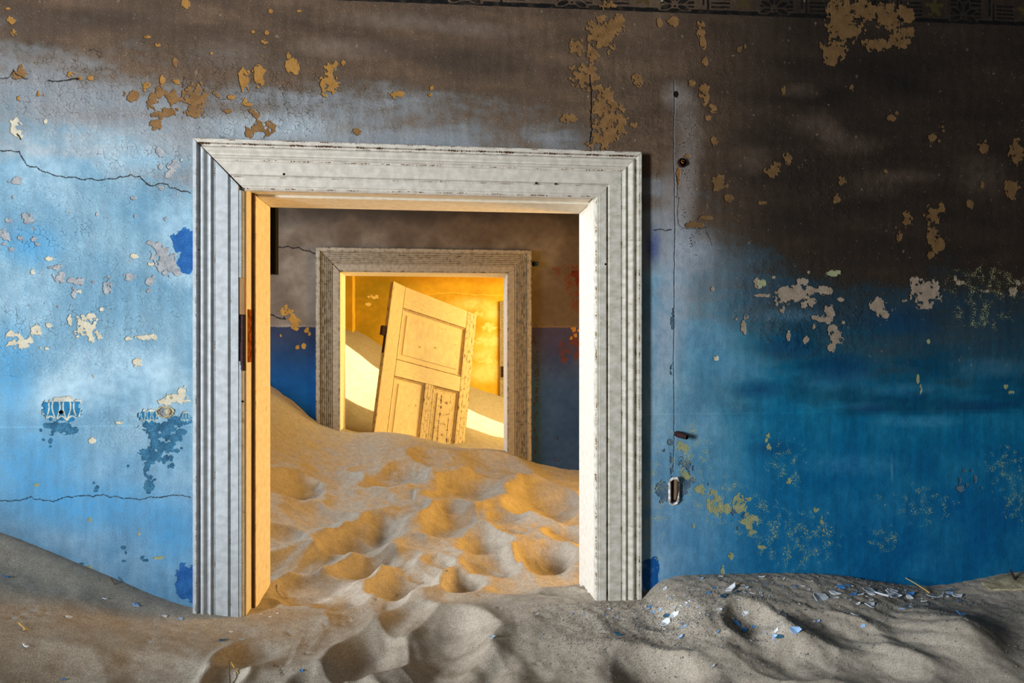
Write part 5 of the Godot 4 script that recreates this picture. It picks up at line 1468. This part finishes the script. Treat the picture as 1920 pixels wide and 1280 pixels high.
# ------------------------------------------------------------------ fittings on the walls
func wall_fittings() -> void:
	# rusty bolt head beside the frame's upper right corner
	var p: Vector2 = Vector2(0.857, 2.287)
	var b := MB.new()
	b.tube(PackedVector3Array([Vector3(p.x, p.y, -0.005), Vector3(p.x, p.y, 0.006), Vector3(p.x, p.y, 0.012)]), PackedFloat32Array([0.017, 0.0165, 0.013]), 12)
	var t := thing("wall_bolt", "round rusty bolt in the wall beside the upper right corner of the white frame", "bolt", Vector3(p.x, p.y, 0))
	put("plug", b, M.dark_iron, t).position = -Vector3(p.x, p.y, 0)
	b = MB.new()
	var hook := PackedVector3Array()
	for k in 9: hook.append(Vector3(p.x - 0.001 + 0.006 * cos(0.6 + k * 0.55), p.y + 0.006 * sin(0.6 + k * 0.55), 0.014 + k * 0.0008))
	var rad := PackedFloat32Array()
	rad.resize(9)
	rad.fill(0.002)
	b.tube(hook, rad, 8)
	put("hook", b, M.rust, t).position = -Vector3(p.x, p.y, 0)
	# short rusty peg lower down
	p = Vector2(0.845, 1.319)
	b = MB.new()
	b.tube(PackedVector3Array([Vector3(p.x - 0.006, p.y + 0.002, -0.005), Vector3(p.x + 0.002, p.y, 0.012), Vector3(p.x + 0.020, p.y - 0.006, 0.034)]), PackedFloat32Array([0.011, 0.0115, 0.0085]), 10)
	tag(put("iron_peg", b, M.dark_iron), "stubby rusted iron peg in the blue wall above the pale metal bracket", "peg")
	# pale metal bracket: an oblong ring with a rusty tube inside
	p = Vector2(0.826, 1.118)
	var at := Vector3(p.x, p.y, 0)
	t = thing("wall_bracket", "oblong pale metal bracket on grey bare plaster beside the white frame", "bracket", at)
	var ringp := PackedVector3Array()
	var hw := 0.0155
	var hh := 0.032
	for k in 28:
		var a := TAU * k / 28.0
		var cy := hh if sin(a) > 0 else -hh
		ringp.append(Vector3(hw * cos(a), cy + hw * sin(a), 0.008 + 0.006 * sin(a)))
	rad = PackedFloat32Array()
	rad.resize(28)
	rad.fill(0.0048)
	b = MB.new()
	b.tube(ringp, rad, 10, true)
	put("ring", b, M.white_metal, t)
	b = MB.new()
	b.box(Vector3(-0.011, -0.040, -0.002), Vector3(0.011, 0.040, 0.002), 0.001)
	put("back_plate", b, M.dark_iron, t)
	b = MB.new()
	b.tube(PackedVector3Array([Vector3(0.006, 0.044, 0.014), Vector3(0.006, 0.0, 0.012), Vector3(0.005, -0.028, 0.008)]), PackedFloat32Array([0.0075, 0.007, 0.0055]), 12)
	put("tube", b, M.twig, t)
	b = MB.new()
	b.tube(PackedVector3Array([Vector3(-0.004, 0.046, 0.010), Vector3(0.006, 0.050, 0.020), Vector3(0.014, 0.040, 0.016)]), PackedFloat32Array([0.005, 0.006, 0.005]), 10)
	put("loop", b, M.white_metal, t)
	# plug of cement in the left hole, with a round stone in it
	p = Vector2(-0.897, 1.419)
	t = thing("wall_plug", "crumbly grey plug in an oval hole in the blue wall left of the frame", "plug", Vector3(p.x, p.y, 0))
	var s := SphereMesh.new()
	s.radius = 0.013
	s.height = 0.026
	s.radial_segments = 18
	s.rings = 10
	var o := put_mesh("stone", s, t)
	o.material_override = M.plaster
	o.position = Vector3(0.010, 0.0, -0.002)
	o.scale = Vector3(0.8, 1.0, 0.7)
	b = MB.new()
	var oval := PackedVector3Array()
	for k in 20: oval.append(Vector3(0.027 * cos(TAU * k / 20.0), 0.017 * sin(TAU * k / 20.0) * (1.0 + 0.15 * sin(k * 2.3)), 0.0))
	rad = PackedFloat32Array()
	for k in 20: rad.append(0.0035 + 0.0012 * sin(k * 1.7))
	b.tube(oval, rad, 8, true)
	put("rim", b, M.plaster, t)
	# dark screw hole in the left stencil scrap
	p = Vector2(-1.218, 1.422)
	b = MB.new()
	b.tube(PackedVector3Array([Vector3(p.x, p.y, -0.004), Vector3(p.x, p.y, 0.003)]), PackedFloat32Array([0.007, 0.006]), 12)
	tag(put("wall_screw", b, M.bare_wood), "brown screw plug in the left scrap of old stencil", "screw")
	# eye bolt beside the inner door frame
	p = Vector2(0.682, 2.212)
	at = Vector3(p.x, p.y, MID_Z)
	t = thing("eye_bolt", "small green iron eye bolt beside the inner door frame", "eye bolt", at)
	b = MB.new()
	b.tube(PackedVector3Array([Vector3(0, 0, 0), Vector3(0, 0, 0.006)]), PackedFloat32Array([0.017, 0.015]), 14)
	put("base", b, M.green_iron, t)
	b = MB.new()
	var eye := PackedVector3Array()
	for k in 16: eye.append(Vector3(0.012 + 0.013 * cos(TAU * k / 16.0), 0.013 * sin(TAU * k / 16.0), 0.02))
	rad = PackedFloat32Array()
	rad.resize(16)
	rad.fill(0.005)
	b.tube(eye, rad, 8, true)
	put("eye", b, M.green_iron, t)

# ------------------------------------------------------------------ litter on the sand
var chip_meshes := []

func chip_mesh(sd: int) -> ArrayMesh:
	var r := RandomNumberGenerator.new()
	r.seed = 400 + sd
	var n := r.randi_range(5, 8)
	var pts := []
	var curl := r.randf_range(0.15, 0.7)
	for k in n:
		var a := TAU * (k + r.randf_range(-0.25, 0.25)) / n
		var q := r.randf_range(0.32, 0.55)
		pts.append(Vector3(cos(a) * q * 1.25, 0, sin(a) * q * 0.75))
	var b := MB.new()
	var top := []
	var low := []
	for p in pts:
		var y: float = p.x * p.x * curl
		top.append(Vector3(p.x, y + 0.05, p.z))
		low.append(Vector3(p.x, y - 0.03, p.z))
	var c := Vector3(0, 0.05, 0)
	var d := Vector3(0, -0.03, 0)
	for k in n:
		var k2 := (k + 1) % n
		b.tri(c, top[k2], top[k])
		b.tri(d, low[k], low[k2])
		b.quad(low[k2], low[k], top[k], top[k2])
	return b.mesh(null)

func chip(x: float, z: float, size: float, kind: int, tilt: float, spin: float, label: String, group: String) -> MeshInstance3D:
	var mats := [M.chip_white, M.chip_blue, M.chip_pale, M.chip_grey, M.chip_slate]
	var o := MeshInstance3D.new()
	o.mesh = chip_meshes[int(absf(x * 977.0 + z * 613.0)) % chip_meshes.size()]
	o.material_override = mats[kind]
	o.name = numbered("paint_flake")
	add_child(o)
	var y := ground(x, z)
	var e := 0.01
	var nrm := Vector3(ground(x - e, z) - ground(x + e, z), 2.0 * e, ground(x, z - e) - ground(x, z + e)).normalized()
	var f := nrm.cross(Vector3(cos(spin), 0, sin(spin))).normalized()
	o.basis = Basis(f.cross(nrm).normalized(), nrm, f) * Basis(Vector3(1, 0, 0.4).normalized(), tilt)
	o.basis = o.basis.scaled_local(Vector3.ONE * size)
	o.position = Vector3(x, y + size * 0.10 * absf(sin(tilt)) + 0.001, z)
	tag(o, label, "paint flake", group)
	return o

# x, z, length, colour (0 white, 1 blue, 2 pale blue, 3 grey, 4 slate)
var big_flakes := [0.983, 0.124, 0.036, 0, 0.988, 0.143, 0.024, 4, 0.943, 0.16, 0.024, 4, 0.903, 0.128, 0.016, 1, 0.934, 0.107, 0.012, 1, 1.038, 0.121, 0.018, 3, 1.134, 0.045, 0.017, 0, 1.049, 0.15, 0.014, 0, 1.08, 0.144, 0.012, 0, 0.988, 0.037, 0.015, 0, 0.949, 0.247, 0.021, 1, 0.958, 0.274, 0.025, 1, 0.969, 0.262, 0.012, 0, 0.744, 0.166, 0.019, 4, 0.762, 0.183, 0.029, 0, 0.73, 0.197, 0.033, 0, 0.762, 0.208, 0.01, 0, 0.99, 0.213, 0.022, 0, 0.998, 0.258, 0.012, 1, 0.902, 0.225, 0.012, 0, 0.941, 0.231, 0.012, 0, 0.762, 0.269, 0.015, 2, 0.772, 0.271, 0.009, 2, 0.738, 0.306, 0.019, 2, 0.855, 0.321, 0.009, 1, 1.029, 0.348, 0.019, 0, 1.015, 0.363, 0.015, 2, 1.027, 0.372, 0.019, 4, 1.076, 0.374, 0.027, 2, 1.098, 0.266, 0.008, 2, 1.192, 0.278, 0.01, 0, 1.207, 0.278, 0.014, 2, 1.228, 0.105, 0.013, 1, 1.273, 0.177, 0.042, 3, 1.391, 0.109, 0.024, 1, 1.404, 0.094, 0.018, 2, 1.432, 0.088, 0.02, 1, 1.342, 0.152, 0.028, 0, 1.408, 0.155, 0.026, 1, 1.437, 0.152, 0.024, 0, 1.486, 0.135, 0.029, 0, 1.541, 0.104, 0.018, 0, 1.525, 0.138, 0.054, 0, 1.599, 0.082, 0.03, 0, 1.582, 0.109, 0.041, 0, 1.573, 0.127, 0.038, 0, 1.494, 0.111, 0.04, 3, 1.514, 0.125, 0.02, 2, 1.667, 0.093, 0.023, 1, 1.64, 0.124, 0.025, 0, 1.646, 0.094, 0.019, 3, 1.848, 0.06, 0.027, 4, 1.835, 0.071, 0.019, 2, 1.839, 0.099, 0.036, 0, 1.739, 0.103, 0.024, 3, 1.764, 0.11, 0.026, 3, 1.795, 0.102, 0.017, 0, 1.426, 0.211, 0.036, 0, 1.391, 0.209, 0.015, 0, 1.457, 0.18, 0.015, 0, 1.431, 0.198, 0.011, 0, 1.433, 0.22, 0.015, 0, 1.335, 0.271, 0.023, 0, 1.318, 0.254, 0.01, 0, 1.374, 0.189, 0.009, 0, 1.365, 0.18, 0.009, 0, 1.333, 0.181, 0.011, 0, 1.332, 0.322, 0.016, 2, 1.534, 0.228, 0.013, 2, 1.656, 0.335, 0.02, 1, 1.671, 0.295, 0.011, 0, 1.669, 0.156, 0.016, 0, 1.655, 0.187, 0.011, 2, 1.814, 0.141, 0.012, 1, 0.556, 0.257, 0.022, 4, 0.158, 0.262, 0.022, 3, 0.322, 0.101, 0.01, 0, 0.568, 0.087, 0.012, 0, 0.708, 0.132, 0.016, 2, 0.778, 0.462, 0.014, 3, 0.71, 0.097, 0.012, 1, 0.702, 0.106, 0.012, 2, 0.732, 0.137, 0.012, 2, 0.776, 0.06, 0.014, 0, 0.914, 0.045, 0.012, 2, 1.211, 0.057, 0.011, 0, 1.302, 0.079, 0.009, 0, 1.254, 0.104, 0.011, 0, 1.262, 0.127, 0.011, 0, -0.958, 0.072, 0.018, 2, -1.039, 0.093, 0.018, 0, -1.068, 0.245, 0.014, 0, -1.077, 0.427, 0.018, 0, -0.867, 0.08, 0.014, 0, -1.295, 0.146, 0.015, 1, -0.82, 0.078, 0.012, 2, -0.656, 0.19, 0.019, 4, -0.607, 0.172, 0.013, 3, -0.655, 0.117, 0.012, 0, -0.563, 0.008, 0.008, 0, -0.597, -0.012, 0.008, 0, -0.546, -0.023, 0.008, 0, -0.941, 0.509, 0.011, 1, -0.389, 0.371, 0.01, 1, -0.833, -1.811, 0.02, 0, -0.098, -1.86, 0.01, 0, 0.027, -0.361, 0.009, 1, 0.248, -0.601, 0.007, 2]

func stick(called: String, label: String, category: String, ax: float, az: float, bx: float, bz: float, ya: float, yb: float, r: float, mat: Material) -> void:
	var b := MB.new()
	var a := Vector3(ax, ground(ax, az) + ya, az)
	var c := Vector3(bx, ground(bx, bz) + yb, bz)
	var pts := PackedVector3Array()
	var rad := PackedFloat32Array()
	for k in 6:
		var t := k / 5.0
		pts.append(a.lerp(c, t) + Vector3(0, 0.002 * sin(t * 3.0), 0.0015 * sin(t * 5.0)))
		rad.append(r * (1.0 - 0.45 * t))
	b.tube(pts, rad, 8)
	tag(put(called, b, mat), label, category)

func sand_litter() -> void:
	for k in 9: chip_meshes.append(chip_mesh(k))
	var names := ["white", "bright blue", "pale blue", "grey", "dark slate blue"]
	var r := RandomNumberGenerator.new()
	r.seed = 9
	for k in range(0, big_flakes.size(), 4):
		var x: float = big_flakes[k]
		var z: float = big_flakes[k + 1]
		var c := int(big_flakes[k + 3])
		var px: float = big_flakes[k + 2] * 1250.0 / 2.1
		var size: String = "large " if px > 12.5 else ("small " if px < 6.5 else "")
		var place := "in the trough beside the leaning straw"
		if z < -0.2: place = "on the trodden sand between the doorways"
		elif x < -0.9: place = "on the brown sand below the left wall"
		elif x < -0.5: place = "at the foot of the left jamb"
		elif x < 0.5: place = "on the sand in front of the doorway"
		elif x < 0.74: place = "at the foot of the right jamb"
		elif x < 1.0: place = "on the slope just right of the frame"
		elif x < 1.35: place = "on the hump against the right wall" if z < 0.12 else "on the lit sand below the right hump"
		elif x < 1.66: place = "in the litter heap along the right wall" if z < 0.12 else "on the rippled sand at the right"
		chip(x, z, big_flakes[k + 2] * 1.15, c, r.randf_range(-0.5, 0.5), r.randf_range(-0.6, 0.6), "%s%s flake of old paint %s" % [size, names[c], place], "%s%s paint flakes %s" % [size, names[c], place])
	# many smaller crumbs of paint, thickest in the trough along the right wall
	var zones := [1.496, 0.14, 0.2, 60, 0.939, 0.139, 0.18, 40, 1.086, 0.109, 0.124, 24, 1.727, 0.1, 0.141, 30, 0.8, 0.211, 0.135, 24, 1.167, 0.172, 0.165, 20, 1.017, 0.352, 0.076, 14, 0.577, 0.118, 0.156, 14, 0.754, 0.085, 0.08, 12]
	var spots := ["in the trough near the leaning straw", "on the hump against the right wall", "on top of the hump by the right wall", "in the trough beyond the leaning straw", "on the slope right of the frame foot", "on the litter heap along the right wall", "on the rippled sand below the litter heap", "on the gritty sand before the right jamb", "close beside the foot of the right jamb"]
	for k in range(0, zones.size(), 4):
		for i in int(zones[k + 3]):
			var a := r.randf() * TAU
			var q: float = sqrt(r.randf()) * zones[k + 2]
			var x: float = zones[k] + cos(a) * q
			var z: float = zones[k + 1] + sin(a) * q * 0.45
			if z < 0.015 or (x < 0.72 and z < 0.05): continue
			var c: int = [0, 0, 0, 1, 2, 2, 3, 3, 4][r.randi() % 9]
			chip(x, z, r.randf_range(0.003, 0.0085), c, r.randf_range(-0.4, 0.4), r.randf() * TAU, "tiny %s crumb of paint %s" % [names[c], spots[k / 4]], "tiny %s paint crumbs %s" % [names[c], spots[k / 4]])
	# coarse grit strewn over the sand by the right of the doorway
	var gb := MB.new()
	var gp := [Vector3(0.5, 0, 0), Vector3(-0.2, 0, 0.45), Vector3(-0.35, 0, -0.4)]
	for k in 3:
		gb.tri(gp[(k + 1) % 3], gp[k], Vector3(0.05, 0.42, 0.0))
		gb.tri(gp[k], gp[(k + 1) % 3], Vector3(-0.05, -0.42, 0.05))
	var grit := StandardMaterial3D.new()
	grit.vertex_color_use_as_albedo = true
	grit.roughness = 0.9
	var mm := MultiMesh.new()
	mm.transform_format = MultiMesh.TRANSFORM_3D
	mm.use_colors = true
	mm.mesh = gb.mesh(grit)
	mm.instance_count = 15000
	var tones := [Color(0.10, 0.10, 0.10), Color(0.16, 0.15, 0.14), Color(0.07, 0.09, 0.10), Color(0.30, 0.24, 0.16), Color(0.42, 0.37, 0.30), Color(0.12, 0.17, 0.22)]
	for k in 15000:
		var x := r.randf_range(0.12, 2.1)
		var z := r.randf_range(0.02, 0.66)
		var keep := smoothstep(0.1, 0.6, x) * smoothstep(0.68, 0.2, z)
		if r.randf() > keep: x = 0.75 + r.randfn(0.0, 0.24); z = clampf(0.2 + r.randfn(0.0, 0.10), 0.04, 0.6)
		var s := 0.0019 * exp(absf(r.randfn(0.0, 0.42)))
		mm.set_instance_transform(k, Transform3D(Basis.from_euler(Vector3(r.randf() * 6.0, r.randf() * 6.0, r.randf() * 6.0)).scaled(Vector3.ONE * s), Vector3(x, ground(x, z) + s * 0.2, z)))
		mm.set_instance_color(k, tones[r.randi() % 6])
	var gm := MultiMeshInstance3D.new()
	gm.multimesh = mm
	gm.name = "grit"
	add_child(gm)
	tag(gm, "coarse dark grit strewn over the sand right of the doorway", "grit", "", "stuff")
	# straws, twigs and a rusty spike
	var q: Array = [1.771, -0.017, 0.002, 1.752, 0.076, 0.002, -0.608, -0.287, 0.002, -0.554, -0.202, 0.002, -1.144, 0.344, 0.002, -1.117, 0.365, 0.002, -1.119, 0.366, 0.002, -1.107, 0.362, 0.002, -0.59, 0.329, 0.002, -0.559, 0.369, 0.002, -0.593, 0.347, 0.002, -0.566, 0.418, 0.002, -1.059, -0.013, 0.002, -1.042, -0.005, 0.002, 2.087, 0.084, 0.003, 2.153, 0.007, 0.003, 1.018, 0.086, 0.002, 1.054, 0.105, 0.002, 0.947, 0.267, 0.002, 0.826, 0.243, 0.002]
	var P := func(i: int) -> Vector2: return Vector2(q[i * 3], q[i * 3 + 1])
	stick("straw", "yellow straw leaning on the foot of the right blue wall", "straw", P.call(1).x, P.call(1).y, P.call(1).x - 0.045, 0.012, 0.0, 0.028, 0.0028, M.straw)
	stick("straw", "curved yellow straw lying on the sand beside the left jamb", "straw", P.call(2).x, P.call(2).y, P.call(3).x, P.call(3).y, 0.003, 0.003, 0.0024, M.straw)
	stick("straw", "longer pale straw lying on the brown sand near the left edge", "straw", P.call(4).x, P.call(4).y, P.call(5).x, P.call(5).y, 0.004, 0.003, 0.0022, M.straw)
	stick("straw", "short pale straw end lying beside the longer straw near the left edge", "straw", P.call(6).x, P.call(6).y, P.call(7).x, P.call(7).y, 0.003, 0.003, 0.003, M.straw)
	stick("twig", "bent yellowish twig in the dark hollow below the left jamb", "twig", P.call(8).x, P.call(8).y, P.call(9).x, P.call(9).y, 0.012, 0.003, 0.0026, M.straw)
	stick("twig", "dark upright twig stuck in the hollow below the left jamb", "twig", P.call(11).x, P.call(11).y, P.call(10).x, P.call(10).y, -0.005, 0.02, 0.003, M.twig)
	stick("twig", "small grey twig on the sand crest against the left blue wall", "twig", P.call(12).x, 0.02, P.call(13).x, 0.03, 0.012, 0.0, 0.002, M.twig)
	stick("twig", "thin brown twig among the paint flakes at the right wall", "twig", P.call(16).x, P.call(16).y, P.call(17).x, P.call(17).y, 0.003, 0.003, 0.0018, M.twig)
	var sp: Vector2 = P.call(14)
	stick("iron_spike", "dark rusty spike standing on the pale slab at the far right", "spike", sp.x, sp.y, sp.x - 0.012, sp.y - 0.012, -0.005, 0.045, 0.0052, M.dark_iron)
	# pale slab of plaster half buried at the right
	var b := MB.new()
	var ctr: Array = [2.06, 0.077, 0.003]
	var outline := []
	for k in 12:
		var a := TAU * k / 12.0
		outline.append(Vector3(ctr[0] + 0.02 + cos(a) * 0.115 * (1.0 + 0.12 * sin(k * 2.7)), 0, ctr[1] + sin(a) * 0.05 * (1.0 + 0.15 * cos(k * 1.9))))
	var cp := Vector3(ctr[0] + 0.02, ground(ctr[0] + 0.02, ctr[1]) + 0.014, ctr[1])
	for k in 12:
		var p: Vector3 = outline[k]
		var n2: Vector3 = outline[(k + 1) % 12]
		p.y = ground(p.x, p.z) + 0.007
		n2.y = ground(n2.x, n2.z) + 0.007
		b.tri(cp, n2, p)
		b.quad(n2 + Vector3(0, -0.03, 0), p + Vector3(0, -0.03, 0), p, n2)
	tag(put("plaster_slab", b, M.plaster), "pale rough plaster slab half buried in the sand at the far right", "slab")
